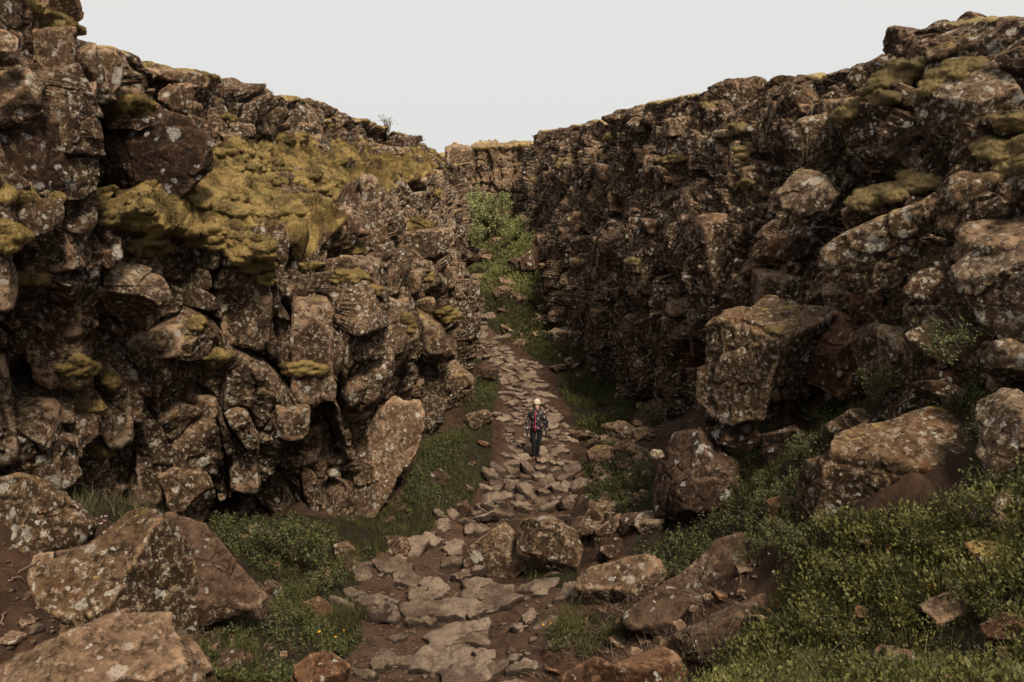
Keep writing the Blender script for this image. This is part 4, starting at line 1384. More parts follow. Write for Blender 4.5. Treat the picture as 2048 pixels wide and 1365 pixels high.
TR = [([(800, 1320), (870, 1290), (905, 1300), (890, 1345), (810, 1350)], 'broad pale paving slab at the bottom of the path'),
      ([(900, 1310), (950, 1300), (995, 1325), (980, 1362), (890, 1375), (876, 1350)], 'rough brown slab at the bottom edge in the middle of the path'),
      ([(840, 1275), (870, 1262), (920, 1250), (975, 1262), (985, 1290), (930, 1300), (860, 1298)], 'largest smooth pale slab in the lower path'),
      ([(815, 1190), (850, 1180), (885, 1200), (865, 1210), (815, 1206)], 'oval pale stone in the lower path'),
      ([(815, 1165), (860, 1160), (905, 1180), (880, 1195), (840, 1180)], 'smooth slab behind the oval pale stone'),
      ([(920, 1185), (960, 1172), (1030, 1175), (1035, 1200), (960, 1208), (920, 1200)], 'long slab half buried in mud on the lower path'),
      ([(850, 1230), (890, 1205), (960, 1200), (970, 1225), (920, 1245), (860, 1245)], 'wide slab in the centre of the lower path'),
      ([(740, 1125), (780, 1120), (835, 1140), (825, 1155), (760, 1152)], 'low smooth slab at the left bend of the path'),
      ([(840, 1080), (860, 1073), (890, 1085), (870, 1100), (845, 1096)], 'pale wedge stone above the left bend of the path'),
      ([(925, 1058), (955, 1052), (985, 1068), (960, 1078), (930, 1075)], 'round pale slab below the rubble'),
      ([(880, 1100), (920, 1092), (935, 1108), (900, 1118)], 'flat stone left of the low rough boulder'),
      ([(885, 1120), (930, 1108), (925, 1135), (880, 1140)], 'tan slab touching the low rough boulder'),
      ([(828, 1250), (845, 1240), (878, 1250), (860, 1258)], 'small triangular pale stone above the largest slab'),
      ([(1040, 1245), (1068, 1228), (1078, 1240), (1050, 1262)], 'small slanting stone on the muddy right of the lower path'),
      ([(930, 1238), (975, 1215), (982, 1222), (940, 1246)], 'narrow log shaped stone lying across the lower path'),
      ([(735, 1325), (760, 1318), (785, 1345), (745, 1350)], 'small block at the bottom left of the path'),
      ([(1000, 1340), (1065, 1335), (1070, 1350), (1010, 1356)], 'long low stone at the bottom right of the path'),
      ([(780, 1145), (810, 1140), (850, 1165), (830, 1185), (790, 1175)], 'worn slab left of the oval pale stone'),
      ([(700, 1130), (740, 1128), (750, 1160), (710, 1165)], 'worn brown slab at the left verge of the path bend')]
traced = []
for i, (o_, l_) in enumerate(TR):
    W3 = []
    for px, py in o_:
        h_, _ = hit(px, py)
        W3.append(h_[:2])
    W3 = np.array(W3)
    W3 = W3.mean(0) + (W3 - W3.mean(0)) * 0.97
    P, Fc, loc = slab(W3, 0.10, 70 + i, 5, (0, 0), 0.01)
    o = link('paving_stone', np_mesh('paving_stone', P, Fc, M['stone']), loc)
    tag(o, l_, 'slab', 'stones of the path')
    traced.append(W3)


def fill_stones():
    rng = np.random.RandomState(3)
    pts, rr = [], []
    cand = []
    for _ in range(60000):
        y = 8.2 + (50 - 8.2) * rng.rand() ** 1.25
        x = rng.uniform(-4, 3)
        cand.append((x, y))
    cand = np.array(cand)
    z = gz_fast(cand[:, 0], cand[:, 1])
    q = project(np.stack([cand[:, 0], cand[:, 1], z], 1))
    wob = np.stack([fbm(np.stack([cand[:, 0] * 1.1, cand[:, 1] * 1.1, z * 0 + 3], 1), 3, 71), fbm(np.stack([cand[:, 0] * 1.1, cand[:, 1] * 1.1, z * 0 + 9], 1), 3, 72)], 1)
    ok = in_poly(q + wob * (40 * 14 / np.maximum(cand[:, 1:2], 8)), PATH)
    for pl in [t[0] for t in TR]:
        ok &= ~in_poly(q, [(x, y) for x, y in pl])
    cand = cand[ok]
    q = q[ok]
    qk = []
    for (x, y), (px, py) in zip(cand, q):
        if 930 < py < 1065 and px > 930:
            r = 0.15 + 0.14 * rng.rand() ** 2
        elif py >= 1065:
            r = 0.14 + 0.36 * rng.rand() ** 1.6
        else:
            r = 0.12 + 0.34 * rng.rand() ** 2.6 + max(0, y - 24) * 0.005
        if pts:
            d = np.hypot((np.array(pts)[:, 0] - x) * 0.85, (np.array(pts)[:, 1] - y) * 1.15)
            if (d < (np.array(rr) + r) * 0.82).any():
                continue
        pts.append((x, y))
        qk.append((px, py))
        rr.append(r)
    q = qk
    pts, rr = np.array(pts), np.array(rr)
    SC = np.array([0.85, 1.15])
    pts = pts * SC
    cells = []
    for i, p in enumerate(pts):
        a = np.linspace(0, 2 * math.pi, 9)[:-1] + rng.rand() * 6
        R0 = rr[i] * 1.35
        poly = [p + R0 * np.array([math.cos(t), math.sin(t)]) * (1 + 0.15 * rng.randn()) for t in a]
        d = np.hypot(*(pts - p).T)
        for j in np.argsort(d)[1:12]:
            n = pts[j] - p
            t = rr[i] / (rr[i] + rr[j])
            poly = clip_poly(poly, p + n * t, n)
            if len(poly) < 3:
                break
        if len(poly) >= 3:
            if rng.rand() < (0.62 if q[i][1] > 1065 else 0.10):
                continue
            poly = p + (np.array(poly) - p) * rng.uniform(0.74, 0.98)
            cells.append((i, poly / SC, rr[i]))
    return pts / SC, cells


pts, cells = fill_stones()
qs = project(np.stack([pts[:, 0], pts[:, 1], gz_fast(pts[:, 0], pts[:, 1])], 1))
area = {c[0]: c[2] / max(6, pts[c[0]][1]) for c in cells}
order = sorted(cells, key=lambda c: -area[c[0]])
rng = np.random.RandomState(12)
rv, rf, ro = [], [], 0
for k, (i, poly, r) in enumerate(order):
    py = qs[i][1]
    rub = 930 < py < 1065
    tl = rng.normal(size=2) * (0.30 if rub else 0.12 if py > 1065 else 0.15)
    P, Fc, loc = slab(poly, (0.10 if py > 1065 else 0.04 + 0.17 * r) * (1.5 if rub else 1), 900 + k, 4 if k < 90 else 3, tl,
                      rng.uniform(-0.05, 0.03) + (0.02 if py < 1065 else 0.0))
    if k < 275:
        o = link('path_stone', np_mesh('path_stone', P, Fc, M['stone']), loc)
        if py >= 1065:
            l_ = 'flat worn stone bedded in mud on the wide lower part of the path'
        elif rub:
            l_ = 'angular loose stone in the rubble of the path in front of the person'
        elif py > 740:
            l_ = 'flat pale slab of the stepped path around and behind the person'
        else:
            l_ = 'small pale slab on the narrow far stretch of the path'
        tag(o, l_, 'stone', {0: 'stones of the lower path', 1: 'loose stones of the rubble', 2: 'slabs behind the person', 3: 'slabs of the far path'}[
            0 if py >= 1065 else 1 if rub else 2 if py > 740 else 3])
    else:
        rv.append(P + loc)
        rf.append(Fc + ro)
        ro += len(P)
BANK = [[(0, 1090), (400, 1090), (560, 1200), (600, 1365), (0, 1365)], [(1130, 1230), (1540, 1090), (1480, 1250), (1330, 1365), (1060, 1365)],
        [(1180, 860), (1560, 820), (1600, 1000), (1300, 1130)]]
# pebbles and chips with the smallest stones
V_, F_ = ico(2)
for k in range(11000):
    bank = k > 5200
    y = 6 + 14 * rng.rand() if bank else 8.5 + 26 * rng.rand() ** 1.2
    x = rng.uniform(-7, 7) if bank else rng.uniform(-4, 3)
    z = surf_z(x, y)[0]
    qq = project(np.array([[x, y, z]]))
    if not (any(in_poly(qq, b_)[0] for b_ in BANK) if bank else in_poly(qq, PATH)[0]):
        continue
    s = rng.uniform(0.010, 0.036) * (1 + 1.8 * rng.rand() ** 8)
    P = V_ * np.array([s, s * rng.uniform(.6, 1), s * .55]) * (1 + 0.9 * (hsh(np.arange(len(V_)), np.full(len(V_), k), np.zeros(len(V_), int), 5) - .5))[:, None]
    a = rng.rand() * 6.28
    ca, sa = math.cos(a), math.sin(a)
    P = P @ np.array([[ca, sa, 0], [-sa, ca, 0], [0, 0, 1]])
    rv.append(P + np.array([x, y, z + 0.01]))
    rf.append(F_ + ro)
    ro += len(P)
o = link('gravel', np_mesh('gravel', np.concatenate(rv), np.concatenate(rf), M['stone']))
o['kind'] = 'stuff'
tag(o, 'small loose stones and chips scattered over the trodden path', 'gravel')

# ------------------------------------------------------------------ moss cushions draped over what lies under them
def build_bvh(objs):
    vs, fs, off = [], [], 0
    for G in (LP_, RP_):
        v, f = coarse(G, 3)
        f = np.concatenate([f[:, :3], f[:, [0, 2, 3]]])
        vs.append(v)
        fs.append(f + off)
        off += len(v)
    bpy.context.view_layer.update()
    for o in objs:
        me = o.data
        v = np.empty(len(me.vertices) * 3, np.float32)
        me.vertices.foreach_get('co', v)
        v = v.reshape(-1, 3)
        f = np.empty(len(me.loops), np.int32)
        me.loops.foreach_get('vertex_index', f)
        Mx = np.array(o.matrix_world)
        vs.append(v @ Mx[:3, :3].T + Mx[:3, 3])
        fs.append(f.reshape(-1, 3) + off)
        off += len(v)
    return BVHTree.FromPolygons(np.concatenate(vs).tolist(), np.concatenate(fs).tolist())


BVH3 = build_bvh([o for o in COL.objects if o.type == 'MESH' and o.get('category') in ('boulder', 'rock block', 'rock slab', 'flat block', 'upright block')])
Vi, Fi = ico(3)
TX1 = bpy.data.textures.new('moss_folds', 'CLOUDS')
TX1.noise_scale = 0.22
TX2 = bpy.data.textures.new('moss_fibre', 'CLOUDS')
TX2.noise_scale = 0.05
TX2.noise_depth = 3
cush = []
for mi, (outl, label, group) in enumerate(_moss):
    rng = np.random.RandomState(mi + 50)
    o = np.array(outl, float)
    lo, hi = o.min(0), o.max(0)
    c = o.mean(0)
    H0, _ = hit(c[0], c[1], BVH3)
    if H0 is None:
        continue
    dist = np.linalg.norm(H0 - [0, 0, CAMZ])
    mpp = dist / F                                  # metres per pixel there
    dim = min(hi - lo)
    r = float(np.clip(dim * mpp * 0.28, 0.045, 0.13 if group and 'right' in group else 0.16))
    V, Fq, off, got = [], [], 0, []
    for _ in range(900):
        q = lo + rng.rand(2) * (hi - lo)
        # keep the lobe inside the outline
        if not in_poly((c + (q - c) / np.clip(1 - 0.9 * r / (mpp * (hi - lo)), 0.35, 1))[None], outl)[0]:
            continue
        L, N = hit(q[0], q[1], BVH3)
        if L is None or abs(np.linalg.norm(L - [0, 0, CAMZ]) - dist) > max(1.6, 2.2 * (hi - lo).max() * mpp):
            continue
        if any(np.linalg.norm(L - g_) < r * 0.75 for g_ in got):
            continue
        if got and min(np.linalg.norm(L - g_) for g_ in got) > r * 1.7:
            continue
        got.append(L)
        rr = r * rng.uniform(.8, 1.15)
        w = rr * np.array([1.25, 1.25, 0.60])
        P = Vi * w * (1 + 0.10 * fbm(Vi * 1.3 + mi * 3 + len(got), 2, 5))[:, None] + L - np.array([0, -0.25, 0.20]) * rr
        V.append(P)
        Fq.append(Fi + off)
        off += len(P)
    if not V:
        continue
    V, Fq = np.concatenate(V), np.concatenate(Fq)
    b = V.mean(0)
    b[2] = V[:, 2].min()
    o_ = link('moss_cushion', np_mesh('moss_cushion', V - b, Fq, M['moss_pale' if group and 'right' in group else 'moss']), b)
    md = o_.modifiers.new('merge', 'REMESH')
    md.mode = 'VOXEL'
    md.voxel_size = max(0.018, r * 0.09, mpp * 1.2)
    md.use_smooth_shade = True
    m2 = o_.modifiers.new('smooth', 'SMOOTH')
    m2.factor = 0.6
    m2.iterations = 4
    for tx_, st_ in ((TX1, 0.13), (TX2, 0.05)):
        m3 = o_.modifiers.new('lumps', 'DISPLACE')
        m3.texture = tx_
        m3.texture_coords = 'GLOBAL'
        m3.mid_level = 0.5
        m3.strength = st_ * min(1, r / 0.12)
    tag(o_, label, 'moss', group)
    cush.append((o_, mpp))

# ------------------------------------------------------------------ vegetation
def sample_ground(poly, n, seed, ymin, ymax, xmin, xmax, pw=1.0):
    rng = np.random.RandomState(seed)
    out = []
    got = 0
    for _ in range(40):
        y = ymin + (ymax - ymin) * rng.rand(60000) ** pw
        x = rng.uniform(xmin, xmax, 60000)
        z = surf_z(x, y)
        P = np.stack([x, y, z], 1)
        P = P[in_poly(project(P), poly)]
        out.append(P)
        got += len(P)
        if got >= n:
            break
    return np.concatenate(out)[:n]


def blades(P, seed, h0, h1, w, lean=0.5):
    rng = np.random.RandomState(seed)
    n = len(P)
    h = rng.uniform(h0, h1, n)[:, None]
    a = rng.uniform(0, 6.283, n)
    dr = np.stack([np.cos(a), np.sin(a), np.zeros(n)], 1)
    b = rng.uniform(0, 6.283, n)
    sd = np.stack([np.cos(b), np.sin(b), np.zeros(n)], 1) * w * rng.uniform(.6, 1.3, n)[:, None]
    le = rng.uniform(0.1, lean, n)[:, None] * h
    up = np.array([0, 0, 1.0])
    v0, v1 = P - sd, P + sd
    v2 = P + up * h * .6 + dr * le * .45 + sd * .7
    v3 = P + up * h * .6 + dr * le * .45 - sd * .7
    v4 = P + up * h + dr * le * 1.3 + sd * .12
    v5 = P + up * h + dr * le * 1.3 - sd * .12
    V = np.stack([v0, v1, v2, v3, v4, v5], 1).reshape(-1, 3)
    i = np.arange(n)[:, None] * 6
    Fq = np.concatenate([i + np.array([[0, 1, 2, 3]]), i + np.array([[3, 2, 4, 5]])])
    return V, Fq


def clumpy(P, seed, sc, thr):
    return P[fbm(P * np.array([sc, sc, 0]), 3, seed) > thr]


def put_stuff(name, V, Fq, mat, label, cat):
    o = link(name, np_mesh(name, V, Fq, mat))
    o['kind'] = 'stuff'
    return tag(o, label, cat)


def leaf_quads(C, Dr, size, seed, asp=0.55):
    """small folded leaves at C pointing along Dr"""
    rng = np.random.RandomState(seed)
    n = len(C)
    Dr = Dr / (np.linalg.norm(Dr, axis=1, keepdims=True) + 1e-9)
    side = np.cross(Dr, rng.normal(size=(n, 3)))
    side /= np.linalg.norm(side, axis=1, keepdims=True) + 1e-9
    nr = np.cross(Dr, side)
    s = (size * rng.uniform(.6, 1.25, n))[:, None]
    v0 = C
    v1 = C + Dr * s * .5 + side * s * asp * .5 + nr * s * .08
    v2 = C + Dr * s
    v3 = C + Dr * s * .5 - side * s * asp * .5 + nr * s * .08
    V = np.stack([v0, v1, v2, v3], 1).reshape(-1, 3)
    i = np.arange(n)[:, None] * 4
    return V, i + np.array([[0, 1, 2, 3]])


def sprigs(P, seed, h0, h1, nl, size, spread=0.45):
    """low shrublets: a short leaning stem each, leaves up its length"""
    rng = np.random.RandomState(seed)
    n = len(P)
    h = rng.uniform(h0, h1, n)
    d = np.stack([rng.normal(size=n) * spread, rng.normal(size=n) * spread, np.ones(n)], 1)
    d /= np.linalg.norm(d, axis=1, keepdims=True)
    t = rng.rand(n, nl) ** 0.7
    C = P[:, None] + d[:, None] * (h[:, None] * t)[..., None] + rng.normal(size=(n, nl, 3)) * 0.018
    L = d[:, None] * 0.75 + rng.normal(size=(n, nl, 3)) * 0.6
    return leaf_quads(C.reshape(-1, 3), L.reshape(-1, 3), size, seed + 1)


def join(parts):
    V, Fq, o = [], [], 0
    for v, f in parts:
        V.append(v)
        Fq.append(f + o)
        o += len(v)
    return np.concatenate(V), np.concatenate(Fq)


def fibres(V, Tq, n, ln, wd, seed):
    # short upright moss fibres on a surface of quads / triangles
    rng = np.random.RandomState(seed)
    a, b, c = V[Tq[:, 0]], V[Tq[:, 1]], V[Tq[:, 2]]
    nr = np.cross(b - a, c - a)
    ar = np.linalg.norm(nr, axis=1)
    nr /= ar[:, None] + 1e-12
    idx = rng.choice(len(Tq), n, p=ar / ar.sum())
    u, v = rng.rand(n, 1), rng.rand(n, 1)
    P = a[idx] + (b - a)[idx] * u + (c - a)[idx] * v * (1 - u * .5)
    D = nr[idx] * .8 + rng.normal(size=(n, 3)) * .4 + [0, 0, .5]
    D /= np.linalg.norm(D, axis=1, keepdims=True)
    s = np.cross(D, rng.normal(size=(n, 3)))
    s /= np.linalg.norm(s, axis=1, keepdims=True) + 1e-9
    L = ln * rng.uniform(.5, 1.3, (n, 1))
    s = s * wd
    P = P - D * L * .15
    Vv = np.stack([P - s, P + s, P + D * L], 1).reshape(-1, 3)
    return Vv, np.arange(n * 3).reshape(-1, 3)


bpy.context.view_layer.update()
dg = bpy.context.evaluated_depsgraph_get()
news = []
for o_, mpp in cush:
    ev = o_.evaluated_get(dg)
    nm = bpy.data.meshes.new_from_object(ev, depsgraph=dg)
    news.append((o_, nm, mpp))
for o_, nm, mpp in news:
    mt = o_.data.materials[0]
    o_.modifiers.clear()
    o_.data = nm
    for p_ in nm.polygons:
        p_.use_smooth = True
    nv = len(nm.vertices)
    if nv == 0:
        continue
    v = np.empty(nv * 3, np.float32)
    nm.vertices.foreach_get('co', v)
    nm.calc_loop_triangles()
    tq = np.empty(len(nm.loop_triangles) * 3, np.int32)
    nm.loop_triangles.foreach_get('vertices', tq)
    v, tq = v.reshape(-1, 3), tq.reshape(-1, 3)
    area_ = np.linalg.norm(np.cross(v[tq[:, 1]] - v[tq[:, 0]], v[tq[:, 2]] - v[tq[:, 0]]), axis=1).sum() / 2
    ln_ = max(0.028, mpp * 2.2)
    n_ = int(min(16000, area_ / (ln_ * .42) ** 2))
    Vv, Fv = fibres(v, tq, max(n_, 200), ln_, ln_ * .13, nv)
    fo = link('fibres', np_mesh('fibres', Vv, Fv, mt, smooth=False), parent=o_)
    fo['kind'] = 'stuff'
gr_ = LP_.shape
ms_ = np.empty(gr_[0] * gr_[1], np.float32)
bpy.data.objects['cliff_left'].data.attributes['moss'].data.foreach_get('value', ms_)
LV = LP_.reshape(-1, 3)
TQ = grid_faces(gr_[0], gr_[1])
qq = project(LV)
ok = (ms_[TQ].min(1) > .55) & (LV[TQ[:, 0], 1] > 6) & (qq[TQ[:, 0], 0] > -100) & (qq[TQ[:, 0], 1] > -100) & (qq[TQ[:, 0], 1] < 700) & (TQ[:, 0] // gr_[1] > 76)
TQ = TQ[ok][:, [3, 2, 1]]
near_ = LV[TQ[:, 0], 1] < 24
parts_ = [fibres(LV, TQ[near_], 190000, .034, .0042, 1), fibres(LV, TQ[~near_], 60000, .07, .010, 2)]


heathP = sample_ground(GR_HEATH, 12000, 1, 3.2, 10.5, 0, 9)
def domes(P, seed, nl, size, r0=.10, r1=.26, hk=1.0):
    rng = np.random.RandomState(seed)
    n = len(P)
    r = rng.uniform(r0, r1, n) * (0.6 + 0.8 * rng.rand(n))
    k = (nl * (r / r1) ** 2 + 12).astype(int)
    idx = np.repeat(np.arange(n), k)
    m = len(idx)
    a = rng.uniform(0, 6.283, m)
    el = np.arcsin(rng.rand(m) ** .8)
    rad = 0.55 + 0.5 * rng.rand(m) ** .6
    dv = np.stack([np.cos(a) * np.cos(el), np.sin(a) * np.cos(el), np.sin(el)], 1)
    C = P[idx] + dv * (r[idx] * rad)[:, None] * np.array([1, 1, hk])
    C += 0.02 * rng.normal(size=C.shape)
    D = dv * .8 + rng.normal(size=(m, 3)) * .5 + [0, 0, .35]
    return leaf_quads(C, D, size, seed + 1, .6)


put_stuff('moss_carpet', *join(parts_), M['moss'], 'golden woolly moss carpeting the ledge and top of the left cliff', 'moss').data.polygons.foreach_set('use_smooth', [False] * 250000)
put_stuff('heath', *join([domes(clumpy(heathP[:1200], 5, 0.8, 0.0), 4, 120, .034, .07, .2), domes(clumpy(heathP[1200:1900], 6, 0.7, 0.05), 8, 160, .052, .10, .26, .8),
                          sprigs(clumpy(heathP[3300:], 7, 1.6, -0.1), 9, .05, .14, 10, .03)]),
          M['leaf'], 'dense low leafy heath covering the slope in the lower right corner', 'heath')
hp = sample_ground(GR_HEATH, 24000, 2, 3.2, 10.5, 0, 9)
put_stuff('grass', *join([blades(clumpy(hp, 8, 1.4, -0.15), 3, .08, .26, .003)] +
                         [blades(clumpy(sample_ground(pl, n, 20 + k, y0, y1, x0, x1, pw), 30 + k, 1.3, -0.02), 40 + k, h0, h1, w)
                          for k, (pl, n, y0, y1, x0, x1, pw, h0, h1, w) in enumerate((
                              (GR_LP, 30000, 8, 30, -8, 0, 1.5, .05, .2, .005), (GR_RP, 9000, 13, 23, 1, 6, 1, .05, .18, .005),
                              (GR_RL, 5000, 9, 12.5, 0, 3, 1, .07, .24, .004), (GR_CF, 5000, 10, 17, 2, 6, 1, .06, .2, .005),
                              (GR_RS, 16000, 8, 17, 2, 9, 1, .06, .22, .004), (GR_UP, 1500, 11, 15, 0, 3, 1, .07, .2, .004), (GR_RE, 4000, 5, 10, 2, 9, 1, .06, .2, .004),
                              (GR_LB, 3000, 9, 15, -10, -4, 1, .05, .2, .005)))]),
          M['grass'], 'short green grass along the path and on the slopes', 'grass')
fp = sample_ground(GR_FAR, 60000, 60, 18, 62, -5, 8, 1.2)
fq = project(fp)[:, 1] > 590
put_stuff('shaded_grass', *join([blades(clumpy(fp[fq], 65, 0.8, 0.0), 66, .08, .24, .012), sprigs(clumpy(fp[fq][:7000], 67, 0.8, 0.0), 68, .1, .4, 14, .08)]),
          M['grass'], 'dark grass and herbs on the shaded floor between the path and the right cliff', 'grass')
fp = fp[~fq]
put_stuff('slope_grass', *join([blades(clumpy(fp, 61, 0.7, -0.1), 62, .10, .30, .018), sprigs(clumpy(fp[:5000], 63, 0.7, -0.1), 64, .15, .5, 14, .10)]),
          M['grass_far'], 'bright green grass and herbs on the far slope of the canyon floor', 'grass')
lp = np.concatenate([sample_ground(GR_LP, 3600, 70, 8, 30, -8, 0, 1.3), sample_ground(GR_RS, 2600, 71, 8, 17, 2, 9), sample_ground(GR_RP, 900, 72, 13, 23, 1, 6), sample_ground(GR_RE, 900, 78, 5, 10, 2, 9),
                     sample_ground(GR_CF, 900, 73, 10, 17, 2, 6)])
put_stuff('ground_cover', *sprigs(clumpy(lp, 74, 1.1, -0.1), 75, .08, .3, 14, .045), M['willow'],
          'small leafy herbs scattered through the grass at the foot of the cliffs', 'ground cover')
dp = np.concatenate([sample_ground(GR_LB, 1500, 79, 9, 15, -10, -4), sample_ground(GR_HEATH, 1800, 80, 3.2, 10.5, 0, 9), sample_ground(GR_LP, 1200, 81, 8, 24, -8, 0)])
put_stuff('dry_grass', *blades(clumpy(dp, 82, 1.3, -0.1), 83, .1, .34, .003, .9), M['grass_dry'], 'pale dry grass stalks among the green', 'grass')
lt = np.concatenate([sample_ground(BANK[0], 2600, 90, 5.5, 13, -8, -1), sample_ground(BANK[1], 1600, 91, 6.5, 12, 0, 5), sample_ground(BANK[2], 900, 92, 9, 20, 1, 7)])
put_stuff('plant_litter', *blades(clumpy(lt, 93, 1.1, -0.15), 94, .03, .13, .0045, 3.0), M['twig'], 'brown dead stalks and litter on the bare soil of the banks', 'litter')
rp = sample_ground(GR_HEATH, 900, 84, 3.2, 8.5, 0, 7)
put_stuff('autumn_heath', *sprigs(clumpy(rp, 85, 1.5, 0.2), 86, .06, .18, 14, .03), M['redleaf'], 'patches of orange and red leaves in the lower right heath', 'heath')


def tube(pts, rad, sides=6):
    pts = np.array(pts)
    n = len(pts)
    V = []
    tan = np.gradient(pts, axis=0)
    tan /= np.linalg.norm(tan, axis=1, keepdims=True) + 1e-9
    ref = np.array([0.3, 0.1, 1.0]) if abs(tan[0][2]) < .9 else np.array([1.0, 0.2, 0])
    for i in range(n):
        a = np.cross(tan[i], ref)
        a /= np.linalg.norm(a) + 1e-9
        b = np.cross(tan[i], a)
        for k in range(sides):
            t = 2 * math.pi * k / sides
            V.append(pts[i] + rad[i] * (math.cos(t) * a + math.sin(t) * b))
    Fq = []
    for i in range(n - 1):
        for k in range(sides):
            k2 = (k + 1) % sides
            Fq.append((i * sides + k, i * sides + k2, (i + 1) * sides + k2, (i + 1) * sides + k))
    return np.array(V), np.array(Fq)


def shrub(px, py, h, wid, nst, nleaf, lsize, mat, name, label, cat='shrub', group=None, seed=1, P=None):
    rng = np.random.RandomState(seed)
    if P is None:
        P, _ = hit(px, py, BVH2)
    root = empty(name, P, label, cat, group)
    tubes, C, D = [], [], []
    for k in range(nst):
        a = rng.uniform(0, 6.28)
        sp = wid * rng.uniform(.1, 1) ** 0.7
        top = np.array([math.cos(a) * sp, math.sin(a) * sp, h * rng.uniform(.55, 1)])
        st = np.array([math.cos(a), math.sin(a), 0]) * wid * .15 * rng.rand()
        bend = rng.normal(size=3) * h * .08
        t = np.linspace(0, 1, 8)[:, None]
        path = st * (1 - t) + top * t + bend * np.sin(t * 3.14) + np.array([0, 0, h * .12]) * np.sin(t * 3.14)
        tubes.append(tube(path, np.linspace(.016, .004, 8) * h))
        for j in range(6):
            tt = rng.uniform(.25, 1)
            b0 = path[int(tt * 7)]
            dd_ = rng.normal(size=3) * np.array([1, 1, .7]) + [0, 0, .3]
            dd_ /= np.linalg.norm(dd_)
            ln = h * rng.uniform(.12, .3)
            tw = b0 + dd_ * ln * np.linspace(0, 1, 4)[:, None]
            tubes.append(tube(tw, [.005 * h, .004 * h, .003 * h, .002 * h], 4))
            m = max(2, nleaf // (nst * 6))
            s = rng.rand(m, 1) ** .6
            C.append(b0 + dd_ * ln * s * 1.05 + rng.normal(size=(m, 3)) * lsize * .7)
            D.append(dd_ * .5 + rng.normal(size=(m, 3)) * .7)
    link('stem', np_mesh('stem', *join(tubes), M['bark']), parent=root)
    V, Fq = leaf_quads(np.concatenate(C), np.concatenate(D), lsize, seed + 5)
    link('foliage', np_mesh('foliage', V, Fq, M[mat]), parent=root)
    return root


shrub(985, 478, 2.7, 1.3, 12, 5200, .13, 'birch', 'birch_bush', 'pale green birch bush at the far end of the canyon floor', 'bush', seed=11)
shrub(940, 500, 1.3, 1.2, 9, 1500, .11, 'birch', 'birch_bush', 'low grey green scrub left of the tall far birch bush', 'bush', seed=12)
shrub(1040, 478, 1.2, 0.8, 8, 900, .11, 'birch', 'birch_bush', 'small scrub right of the tall far birch bush against the cliff', 'bush', seed=13)
shrub(600, 1140, 0.95, 0.75, 16, 1900, .07, 'willow', 'willow_shrub', 'leafy willow shrub at the foot of the left cliff', 'shrub', seed=14)
shrub(520, 1110, 0.6, 0.6, 12, 1100, .06, 'willow', 'willow_shrub', 'darker willow shrub left of the leafy one at the cliff foot', 'shrub', seed=15)
shrub(650, 1180, 0.55, 0.5, 10, 900, .055, 'willow', 'willow_shrub', 'small willow shrub nearest the path on the left', 'shrub', seed=16)
shrub(1570, 1120, 0.55, 0.35, 10, 800, .04, 'willow', 'willow_shrub', 'upright leafy shrub at the left end of the long rust brown slab', 'shrub', seed=17)
shrub(1500, 1130, 0.45, 0.3, 8, 500, .035, 'willow', 'willow_shrub', 'thin shrub beside the top of the dark purple brown slab', 'shrub', seed=18)
shrub(1940, 1060, 0.35, 0.25, 9, 500, .035, 'leaf', 'leafy_plant', 'pale yellow green plant on the dark crusted rock', 'plant', seed=19, P=at(1945, 1040, 6.9))
shrub(1890, 740, 0.6, 0.45, 9, 700, .05, 'willow', 'leafy_plant', 'bright leafy plant in the dark hollow on the right', 'plant', seed=20, P=at(1885, 735, 9.2))
shrub(1750, 800, 0.45, 0.4, 9, 600, .05, 'willow', 'leafy_plant', 'leafy plant behind the long rust brown slab', 'plant', seed=21, P=at(1745, 800, 10.3))
shrub(1600, 930, 0.5, 0.4, 10, 700, .045, 'willow', 'leafy_plant', 'green plant beneath the big rounded boulder', 'plant', seed=22)
shrub(1310, 850, 0.6, 0.5, 8, 500, .07, 'willow', 'leafy_plant', 'thin plant in front of the deep shadowed hollow', 'plant', seed=23)
shrub(1420, 1340, 0.6, 0.5, 14, 160, .035, 'leaf', 'bare_shrub', 'mostly bare dark twigs of a shrub at the bottom edge', 'shrub', seed=24)
shrub(1700, 1180, 0.4, 0.4, 14, 1300, .036, 'leaf', 'heath_shrub', 'rounded dark green shrub in the middle of the lower right heath', 'shrub', seed=25)
shrub(1850, 1120, 0.4, 0.4, 14, 1300, .036, 'leaf', 'heath_shrub', 'bright green shrub below the right end of the long slab', 'shrub', seed=26)
shrub(1680, 1290, 0.32, 0.35, 12, 1200, .034, 'leaf', 'heath_shrub', 'green shrub left of the yellow poppy', 'shrub', seed=27)
shrub(1960, 1230, 0.32, 0.35, 12, 1200, .034, 'leaf', 'heath_shrub', 'green shrub near the right edge of the heath', 'shrub', seed=28)
shrub(1120, 1300, 0.3, 0.22, 10, 420, .035, 'willow', 'leafy_plant', 'small leafy plant beside the path with yellow flowers', 'plant', seed=29)
shrub(775, 258, .7, .5, 9, 200, .07, 'grass_dry', 'dwarf_birch', 'wispy bare bush on the left skyline', 'bush', seed=30, P=at(778, 264, 35.5))
shrub(835, 290, 0.5, .4, 7, 160, .09, 'grass_dry', 'dwarf_birch', 'second wispy bush lower on the left skyline', 'bush', seed=31, P=at(835, 292, 42))


def tuft(px, py, n, h, label, seed, wid=.16, P=None):
    rng = np.random.RandomState(seed)
    if P is None:
        P, _ = hit(px, py, BVH2)
    q = rng.normal(size=(n, 3)) * np.array([wid, wid, 0.01])
    V, Fq = blades(q, seed, h * .5, h, .004, 1.0)
    o = link('grass_tuft', np_mesh('grass_tuft', V, Fq, M['grass']), P)
    tag(o, label, 'grass tuft', 'grass tufts beside the path')


